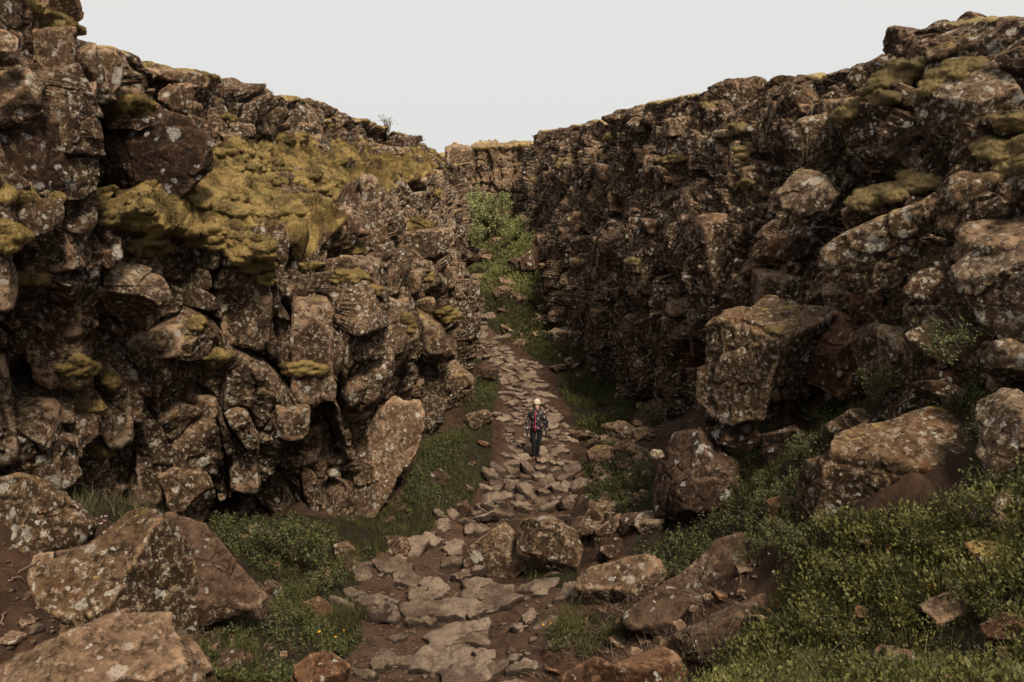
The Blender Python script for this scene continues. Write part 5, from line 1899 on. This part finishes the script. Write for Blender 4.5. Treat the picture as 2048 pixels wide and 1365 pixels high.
tuft(690, 1250, 420, .42, 'long bladed grass tuft at the left edge of the lower path', 1)
tuft(1140, 1260, 340, .36, 'grass tuft under the large pale crested boulder', 2)
tuft(600, 1200, 300, .3, 'pale green grass tuft beside the tip of the dark sloping slab', 3)
tuft(1170, 1310, 160, .25, 'small grass tuft on the mud at the bottom right of the path', 4, .08)
tuft(470, 1330, 400, .34, 'grass tuft right of the bottom left boulder', 5)
tuft(1080, 1150, 200, .22, 'grass tuft between the wedge shaped boulder and the path', 6)


def flower(px, py, h, mat, r, label, name='flower', group=None, seed=1, lean=(0, 0)):
    P, _ = hit(px, py, BVH2)
    root = empty(name, P, label, 'flower', group)
    t = np.linspace(0, 1, 7)[:, None]
    top = np.array([lean[0], lean[1], h])
    path = top * t + np.array([lean[0], lean[1], 0]) * -0.4 * np.sin(t * 3.14)
    link('stem', np_mesh('stem', *tube(path, [.0035] * 7, 5), M['grass_dry']), parent=root)
    rng = np.random.RandomState(seed)
    a = np.linspace(0, 6.283, 6)[:-1] + rng.rand()
    D = np.stack([np.cos(a), np.sin(a), np.full(5, .55)], 1)
    V, Fq = leaf_quads(np.repeat(top[None], 5, 0), D, r, seed, 0.95)
    link('petals', np_mesh('petals', V, Fq, M[mat]), parent=root)


flower(1835, 1335, .14, 'yellow', .035, 'orange yellow poppy nodding on a bent stalk in the lower right heath', 'poppy', lean=(-.16, 0))
for k, (x, y, l) in enumerate(((690, 1285, 'yellow flower at the left verge of the lower path, nearest the grass tuft'), (640, 1290, 'yellow flower farther left in the lower left grass'),
                               (672, 1300, 'lowest yellow flower left of the path'), (1088, 1275, 'yellow flower on the leafy plant right of the path'),
                               (1102, 1272, 'second yellow flower just right of the first one on the right verge'))):
    flower(x, y, .2, 'yellow', .028, l, 'buttercup', 'yellow flowers beside the lower path', seed=k + 3)
for k, (x, y) in enumerate(((1500, 1110), (1512, 1122), (1535, 1128), (1508, 1150), (1545, 1165))):
    flower(x, y, .13, 'white', .018, 'small white flower in the cluster above the dark purple brown slab', 'white_flower', 'white flowers by the dark slab', seed=k + 13)
for k, (x, y) in enumerate(((196, 1052), (205, 1048), (212, 1056), (203, 1062), (214, 1046))):
    flower(x, y, .1, 'pink', .028, 'tiny pink flower between the two left foreground boulders', 'pink_flower', 'pink flowers among the left boulders', seed=k + 33)

rng = np.random.RandomState(5)
for k, (x0, y0, x1, y1, l) in enumerate(((35, 1150, 110, 1120, 'arched dry root crossing the soil of the left bank'), (60, 1128, 105, 1148, 'short dry twig under the arched root'),
                                         (15, 1165, 50, 1163, 'straight twig lying at the left edge of the bank'), (400, 1282, 430, 1270, 'thin dry stalk sticking out beside the peaked boulder'),
                                         (5, 1250, 12, 1230, 'upright dry stalk in the left corner'), (100, 1185, 104, 1170, 'pale splinter on the bare soil of the left bank'))):
    A, _ = hit(x0, y0, BVH2)
    B_, _ = hit(x1, y1, BVH2)
    t = np.linspace(0, 1, 10)[:, None]
    path = (B_ - A) * t + np.array([0, 0, .06]) * np.sin(t * 3.14) + rng.normal(size=(10, 3)) * .008
    o = link('dry_twig', np_mesh('dry_twig', *tube(path, np.linspace(.012, .006, 10), 6), M['twig']), A)
    tag(o, l, 'twig', 'dry twigs on the left bank')

# ------------------------------------------------------------------ the person on the path
def skinned(name, verts, edges, radii, mat, parent, sub=2):
    me = bpy.data.meshes.new(name)
    me.from_pydata(verts, edges, [])
    o = bpy.data.objects.new(name, me)
    COL.objects.link(o)
    o.modifiers.new('skin', 'SKIN').use_smooth_shade = True
    if not me.skin_vertices:
        me.skin_vertices.new()
    for i, r in enumerate(radii):
        r = (r, r) if not isinstance(r, tuple) else r
        me.skin_vertices[0].data[i].radius = r
        me.skin_vertices[0].data[i].use_root = (i == 0)
    sb = o.modifiers.new('sub', 'SUBSURF')
    sb.levels = sub
    sb.render_levels = sub
    bpy.context.view_layer.update()
    dg = bpy.context.evaluated_depsgraph_get()
    ev = o.evaluated_get(dg)
    nm = bpy.data.meshes.new_from_object(ev, depsgraph=dg)
    nm.name = name
    o.modifiers.clear()
    o.data = nm
    nm.materials.clear()
    nm.materials.append(mat)
    for p_ in nm.polygons:
        p_.use_smooth = True
    o.parent = parent
    return o


def ringloft(rings, sides=28):
    V, Fq = [], []
    for (cx_, cy_, z, rx, ry) in rings:
        for k in range(sides):
            a = 2 * math.pi * k / sides
            V.append((cx_ + rx * math.cos(a), cy_ + ry * math.sin(a), z))
    for i in range(len(rings) - 1):
        for k in range(sides):
            k2 = (k + 1) % sides
            Fq.append((i * sides + k, i * sides + k2, (i + 1) * sides + k2, (i + 1) * sides + k))
    return np.array(V), np.array(Fq)


M['skin'] = flat_mat('skin', (0.75, 0.40, 0.27), 0.6, 0.06)
M['hair'] = flat_mat('dark_hair', (0.035, 0.02, 0.013), 0.6)
M['knit'] = flat_mat('cream_knit', (0.52, 0.42, 0.33), 0.95, 0.15, 120)
M['trousers'] = flat_mat('black_cloth', (0.012, 0.012, 0.013), 0.85)
M['glove'] = flat_mat('black_glove', (0.015, 0.014, 0.016), 0.8)
M['boot'] = flat_mat('brown_boot', (0.035, 0.022, 0.016), 0.6)
M['zip'] = flat_mat('pink_trim', (0.55, 0.02, 0.10), 0.7, 0.1)
M['eye'] = flat_mat('dark_eye', (0.02, 0.012, 0.01), 0.3)
M['teeth'] = flat_mat('smile', (0.75, 0.62, 0.55), 0.4, 0.02)


def mk_jacket():
    t = NT('floral_jacket')
    c = (0.016, 0.016, 0.019)
    tc = t.t.nodes.new('ShaderNodeTexCoord').outputs['Object']
    for sc, th, rad, cols in ((13, 0.52, 0.42, ((0.42, 0.38, 0.34), (0.30, 0.10, 0.09))), (22, 0.62, 0.40, ((0.10, 0.14, 0.09), (0.36, 0.22, 0.20)))):
        v = t.vor(sc, tc)
        se = t.t.nodes.new('ShaderNodeSeparateColor')
        t.set(se.inputs[0], v.outputs['Color'])
        on = t.math('GREATER_THAN', se.outputs[0], th)
        f = t.math('ADD', v.outputs['Distance'], t.math('MULTIPLY', t.math('SUBTRACT', t.noise(60, 2, vec=tc), 0.5), 0.35))
        m = t.math('MULTIPLY', on, t.ramp(f, rad, rad * .7))
        c = t.mix(m, c, t.mix(se.outputs[1], *cols))
    return t.done(c, 0.8)


M['jacket'] = mk_jacket()
pb, _ = hit(1073, 922, BVH2)
foot = np.array([pb[0], pb[1], surf_z(pb[0], pb[1])[0] + 0.05])
per = empty('person', foot, 'person in cream knit hat, floral dark jacket and black trousers standing on the stone path', 'person')
per.rotation_euler = (0, 0, R(-9))
KS = 1.64 / 1.70
per.scale = (KS, KS, KS)
# joints: pelvis first (root)
jv = [(0, 0, .93), (0, .005, 1.06), (0, .005, 1.20), (0, .01, 1.33), (0, .005, 1.43), (0, -.005, 1.50), (0, -.012, 1.56), (0, -.005, 1.625),
      (-.09, 0, .88), (-.10, -.015, .68), (-.085, -.015, .49), (-.08, .01, .28), (-.075, .02, .09), (-.08, -.02, .035), (-.09, -.11, .022),
      (.085, 0, .88), (.075, -.01, .68), (.045, -.01, .49), (.03, .015, .28), (.02, .03, .09), (.022, -.01, .035), (.035, -.10, .022),
      (-.13, .01, 1.37), (-.175, .01, 1.33), (-.215, .01, 1.20), (-.24, .005, 1.07), (-.255, -.02, .95), (-.262, -.035, .85), (-.265, -.04, .79),
      (.13, .01, 1.37), (.175, .01, 1.33), (.22, .02, 1.20), (.25, .02, 1.07), (.262, .0, .95), (.262, -.015, .84), (.262, -.02, .775)]
je = [(0, 1), (1, 2), (2, 3), (3, 4), (4, 5), (5, 6), (6, 7), (0, 8), (8, 9), (9, 10), (10, 11), (11, 12), (12, 13), (13, 14),
      (0, 15), (15, 16), (16, 17), (17, 18), (18, 19), (19, 20), (20, 21), (3, 22), (22, 23), (23, 24), (24, 25), (25, 26), (26, 27), (27, 28),
      (3, 29), (29, 30), (30, 31), (31, 32), (32, 33), (33, 34), (34, 35)]
jr = [(.14, .10), (.125, .09), (.13, .09), (.12, .085), .048, .06, .078, .068, .085, .075, .056, .052, .036, .036, .03,
      .085, .075, .056, .052, .036, .036, .03, .045, .042, .040, .040, .036, .028, .036, .045, .042, .040, .040, .036, .028, .036]
for side, wi in ((-1, 28), (1, 35)):
    w = jv[wi]
    for k, (dx, dy, ln) in enumerate(((0, -.030, .070), (0, -.010, .080), (0, .010, .074), (0, .028, .060), (-side * .012, -.045, .045))):
        b = len(jv)
        z0 = -.012 if k < 4 else .02
        jv += [(w[0] + dx, w[1] + dy, w[2] + z0 - .02), (w[0] + dx - side * .008, w[1] + dy - .004, w[2] + z0 - .02 - ln * .5),
               (w[0] + dx - side * .022, w[1] + dy - .010, w[2] + z0 - .02 - ln)]
        je += [(wi, b), (b, b + 1), (b + 1, b + 2)]
        jr += [.012, .010, .008]
bd = skinned('body', jv, je, jr, M['skin'], per)
# face: nose, brow, cheeks and chin pulled out of the head's own surface
for v in bd.data.vertices:
    x, y, z = v.co
    if z > 1.46 and y < 0:
        v.co.y -= .018 * math.exp(-((x / .014) ** 2 + ((z - 1.552) / .018) ** 2)) + .008 * math.exp(-((x / .03) ** 2 + ((z - 1.497) / .016) ** 2))
        for sx in (-.028, .028):
            v.co.y += .006 * math.exp(-(((x - sx) / .014) ** 2 + ((z - 1.578) / .011) ** 2))
for nm, pts_, r_, m_ in (('eye', [(-.030, 1.577)], .0105, 'eye'), ('eye', [(.030, 1.577)], .0105, 'eye'), ('mouth', [(0, 1.523)], .013, 'teeth')):
    Vx, Fx = ico(3)
    for (x, z) in pts_:
        yy = min((v.co.y for v in bd.data.vertices if abs(v.co.x - x) < .02 and abs(v.co.z - z) < .02), default=-.07)
        w = np.array([r_ * (2.0 if nm == 'mouth' else 1.25), .008, r_ * (.55 if nm == 'mouth' else .8)])
        link(nm, np_mesh(nm, Vx * w, Fx, M[m_]), (x, yy + .004, z), per)
# hat with turned-up cuff
hat = ringloft([(0, .010, 1.605, .090, .094), (0, .008, 1.615, .098, .102), (0, .006, 1.65, .098, .102), (0, .004, 1.655, .093, .097), (0, 0, 1.69, .088, .093),
                (0, .003, 1.725, .066, .07), (0, .004, 1.745, .035, .036), (0, .004, 1.75, .002, .002)])
link('hat', np_mesh('hat', *hat, M['knit']), parent=per)
hv = [(-.075, .02, 1.62), (-.083, .015, 1.56), (-.085, .0, 1.48), (-.075, -.075, 1.38), (.075, .02, 1.62), (.083, .015, 1.56), (.086, .0, 1.48), (.075, -.075, 1.38),
      (0, .05, 1.62), (0, .07, 1.54), (0, .075, 1.45)]
link('hair', np_mesh('hair', *join([tube(hv[0:4], [.022, .022, .022, .018], 10), tube(hv[4:8], [.022, .022, .022, .018], 10),
                                   ringloft([(0, .040, 1.63, .085, .055), (0, .045, 1.55, .088, .055), (0, .045, 1.46, .080, .05), (0, .035, 1.40, .05, .04)])]), M['hair']), parent=per)
# jacket: torso, collar and both sleeves in one piece
tor = ringloft([(0, 0, .86, .150, .115), (0, 0, .88, .172, .128), (0, 0, .98, .172, .128), (0, 0, 1.10, .160, .122), (0, 0, 1.22, .172, .125), (0, .005, 1.32, .205, .122),
                (0, .008, 1.375, .190, .108), (0, .008, 1.415, .130, .092), (0, .008, 1.43, .095, .088), (0, .0, 1.43, .078, .078), (0, -.002, 1.45, .080, .080), (0, -.002, 1.446, .070, .070)])
sl_ = tube([(-.10, .01, 1.345), jv[23], jv[24], jv[25], jv[26], jv[27]], [.068, .078, .068, .060, .054, .048], 16)
sr_ = tube([(.10, .01, 1.345), jv[30], jv[31], jv[32], jv[33], jv[34]], [.068, .078, .068, .060, .054, .048], 16)
V, Fq = join([tor, sl_, sr_])
V = V * (1 + 0.03 * fbm(V * 14, 3, 5))[:, None] * np.array([1, 1, 1]) + np.array([0, 0, 0])
jk = link('jacket', np_mesh('jacket', V, Fq, M['jacket']), parent=per)
zp = [(-.03, -.132, .87), (-.03, -.135, .98), (-.028, -.130, 1.10), (-.026, -.132, 1.22), (-.022, -.125, 1.32), (-.018, -.105, 1.38), (-.012, -.090, 1.44)]
link('zip', np_mesh('zip', *tube(zp, [.009] * 7, 6), M['zip']), parent=jk)
for a_, b_ in (((.055, -.130, 1.03), (.085, -.118, .955)), ((-.075, -.125, 1.03), (-.105, -.112, .955))):
    link('pocket_trim', np_mesh('pocket_trim', *tube([a_, tuple((np.array(a_) + b_) / 2), b_], [.007] * 3, 6), M['zip']), parent=jk)
lg = ringloft([(0, 0, .95, .145, .105), (0, 0, .88, .155, .11), (0, 0, .83, .140, .10)], 24)
parts = [lg]
for ids in ((8, 9, 10, 11, 12), (15, 16, 17, 18, 19)):
    p_ = [np.array(jv[i]) for i in ids]
    parts.append(tube([p_[0] + [0, 0, .03]] + p_, [.088, .088, .078, .062, .056, .050], 16))
link('trousers', np_mesh('trousers', *join(parts), M['trousers']), parent=per)
for a_, b_, c_ in ((12, 13, 14), (19, 20, 21)):
    A, B_, C_ = [np.array(jv[i]) for i in (a_, b_, c_)]
    skinned('boot', [tuple(A + [0, .0, .06]), tuple(A), tuple(B_ + [0, .03, .0]), tuple(B_), tuple(C_ + [0, 0, .005])], [(0, 1), (1, 2), (2, 3), (3, 4)],
            [.055, .052, .050, .050, .040], M['boot'], per, 2)
n0 = 36
for side, wi, f0 in ((-1, 28, 36), (1, 35, 51)):
    vv = [jv[wi - 1], jv[wi]]
    ee = [(0, 1)]
    rr_ = [.044, .048]
    for k in range(5):
        b = len(vv)
        vv += [jv[f0 + k * 3 + i] for i in range(3)]
        ee += [(1, b), (b, b + 1), (b + 1, b + 2)]
        rr_ += [.0175, .016, .013]
    skinned('glove', vv, ee, rr_, M['glove'], per, 2)

# ------------------------------------------------------------------ labels that tell the repeats apart by their look and their neighbours
LM = [('the person', 1075, 860), ('the leaning tan slab', 760, 920), ('the big rounded boulder', 1530, 710), ('the golden moss mats', 600, 360),
      ('the far birch bush', 990, 440), ('the wedge shaped boulder', 1095, 1090), ('the dark overhanging boulder', 310, 310), ('the square dark recess', 415, 205),
      ('the pale moss pad', 1790, 380), ('the mossy block tier', 840, 490), ('the dark purple slab', 1400, 1150), ('the long lichened rock', 1150, 680),
      ('the white crusted boulder', 765, 690), ('the peaked foreground boulder', 290, 1150), ('the largest pale slab', 915, 1278),
      ('the round pale stone', 1135, 1008), ('the square lichened block', 377, 705), ('the right skyline corner', 1310, 215), ('the lone moss ball', 1266, 522),
      ('the round dark rock', 1605, 488), ('the far gap', 900, 300), ('the very large slab', 1850, 470), ('the left skyline bush', 778, 250),
      ('the jutting dark boulder', 895, 790), ('the far path bend', 950, 620), ('the left path bend', 760, 1150), ('the bottom path slab', 850, 1320)]


def sides(dx, dy):
    a = math.degrees(math.atan2(-dy, dx)) % 360
    return ['right of', 'upper right of', 'above', 'upper left of', 'left of', 'lower left of', 'below', 'lower right of'][int(((a + 22.5) % 360) // 45)]


NOUN = {'blocks of the upper left tier': 'tan block', 'blocks of the lower left face': 'lichen spotted block', 'blocks of the left corner': 'corner block',
        'blocks of the upper right brow': 'weathered block', 'blocks of the shaded right face': 'dark block', 'blocks between the right slabs': 'rough wedged block',
        'stones of the lower path': 'worn stone', 'loose stones of the rubble': 'angular loose stone', 'slabs behind the person': 'pale slab',
        'slabs of the far path': 'small pale slab', 'loose rocks right of the path': 'loose rock', 'loose rocks of the lower right slope': 'loose brown rock',
        'loose rocks of the left bank': 'loose rock', 'loose rocks of the left verge': 'loose rock', 'loose rocks of the far grass': 'loose rock in grass', 'loose rocks in the heath': 'half hidden rock', 'white flowers by the dark slab': 'small white flower', 'pink flowers among the left boulders': 'tiny pink flower'}
bpy.context.view_layer.update()
for grp, noun in NOUN.items():
    obs = [o for o in COL.objects if o.get('group') == grp and o.parent is None and (o.name.split('.')[0] in ('loose_rock', 'rock_block', 'flat_block', 'upright_block', 'path_stone', 'white_flower', 'pink_flower'))]
    obs = [o for o in obs if not o.get('label', '').startswith('~')]
    if not obs:
        continue
    info = []
    for o in obs:
        q = project(np.array([o.matrix_world.translation[:]]))[0]
        dm = o.dimensions if o.type == 'MESH' else Vector((.1, .1, .1))
        info.append((q, max(dm), dm))
    ss = sorted(i[1] for i in info)
    keys = {}
    for o, (q, sz, dm) in zip(obs, info):
        if o.type == 'MESH':
            w = 'small' if sz < ss[len(ss) // 3] else 'large' if sz > ss[2 * len(ss) // 3] else 'middling'
            if 'small' in noun:
                w = {'small': 'tiny', 'large': 'larger', 'middling': 'plain'}[w]
            if dm.z > 1.25 * max(dm.x, dm.y):
                w += ' upright'
            elif max(dm.x, dm.y) > 1.45 * min(dm.x, dm.y):
                w += ' long'
            elif dm.z < .5 * min(dm.x, dm.y) and 'path' not in o.name:
                w += ' flat'
        else:
            w = ''
        d = [math.hypot(q[0] - x, q[1] - y) for _, x, y in LM]
        j = int(np.argmin(d))
        near = 'just ' if d[j] < 60 else 'well ' if d[j] > 170 else ''
        key = (w + ' ' + noun + ' ' + near + sides(q[0] - LM[j][1], q[1] - LM[j][2]) + ' ' + LM[j][0]).strip().replace('pale pale', 'pale')
        keys.setdefault(key, []).append((q[0], q[1], o))
    for key, lst in keys.items():
        lst.sort(key=lambda t: t[0])
        n = len(lst)
        for k, (_, _, o) in enumerate(lst):
            if n == 1:
                o['label'] = key
            elif n == 2:
                o['label'] = key + ', ' + ('the left one' if k == 0 else 'the right one')
            else:
                w = ['first', 'second', 'third', 'fourth', 'fifth', 'sixth', 'seventh', 'eighth', 'ninth', 'tenth', 'eleventh', 'twelfth'][min(k, 11)]
                o['label'] = key + ', ' + w + ' from left'
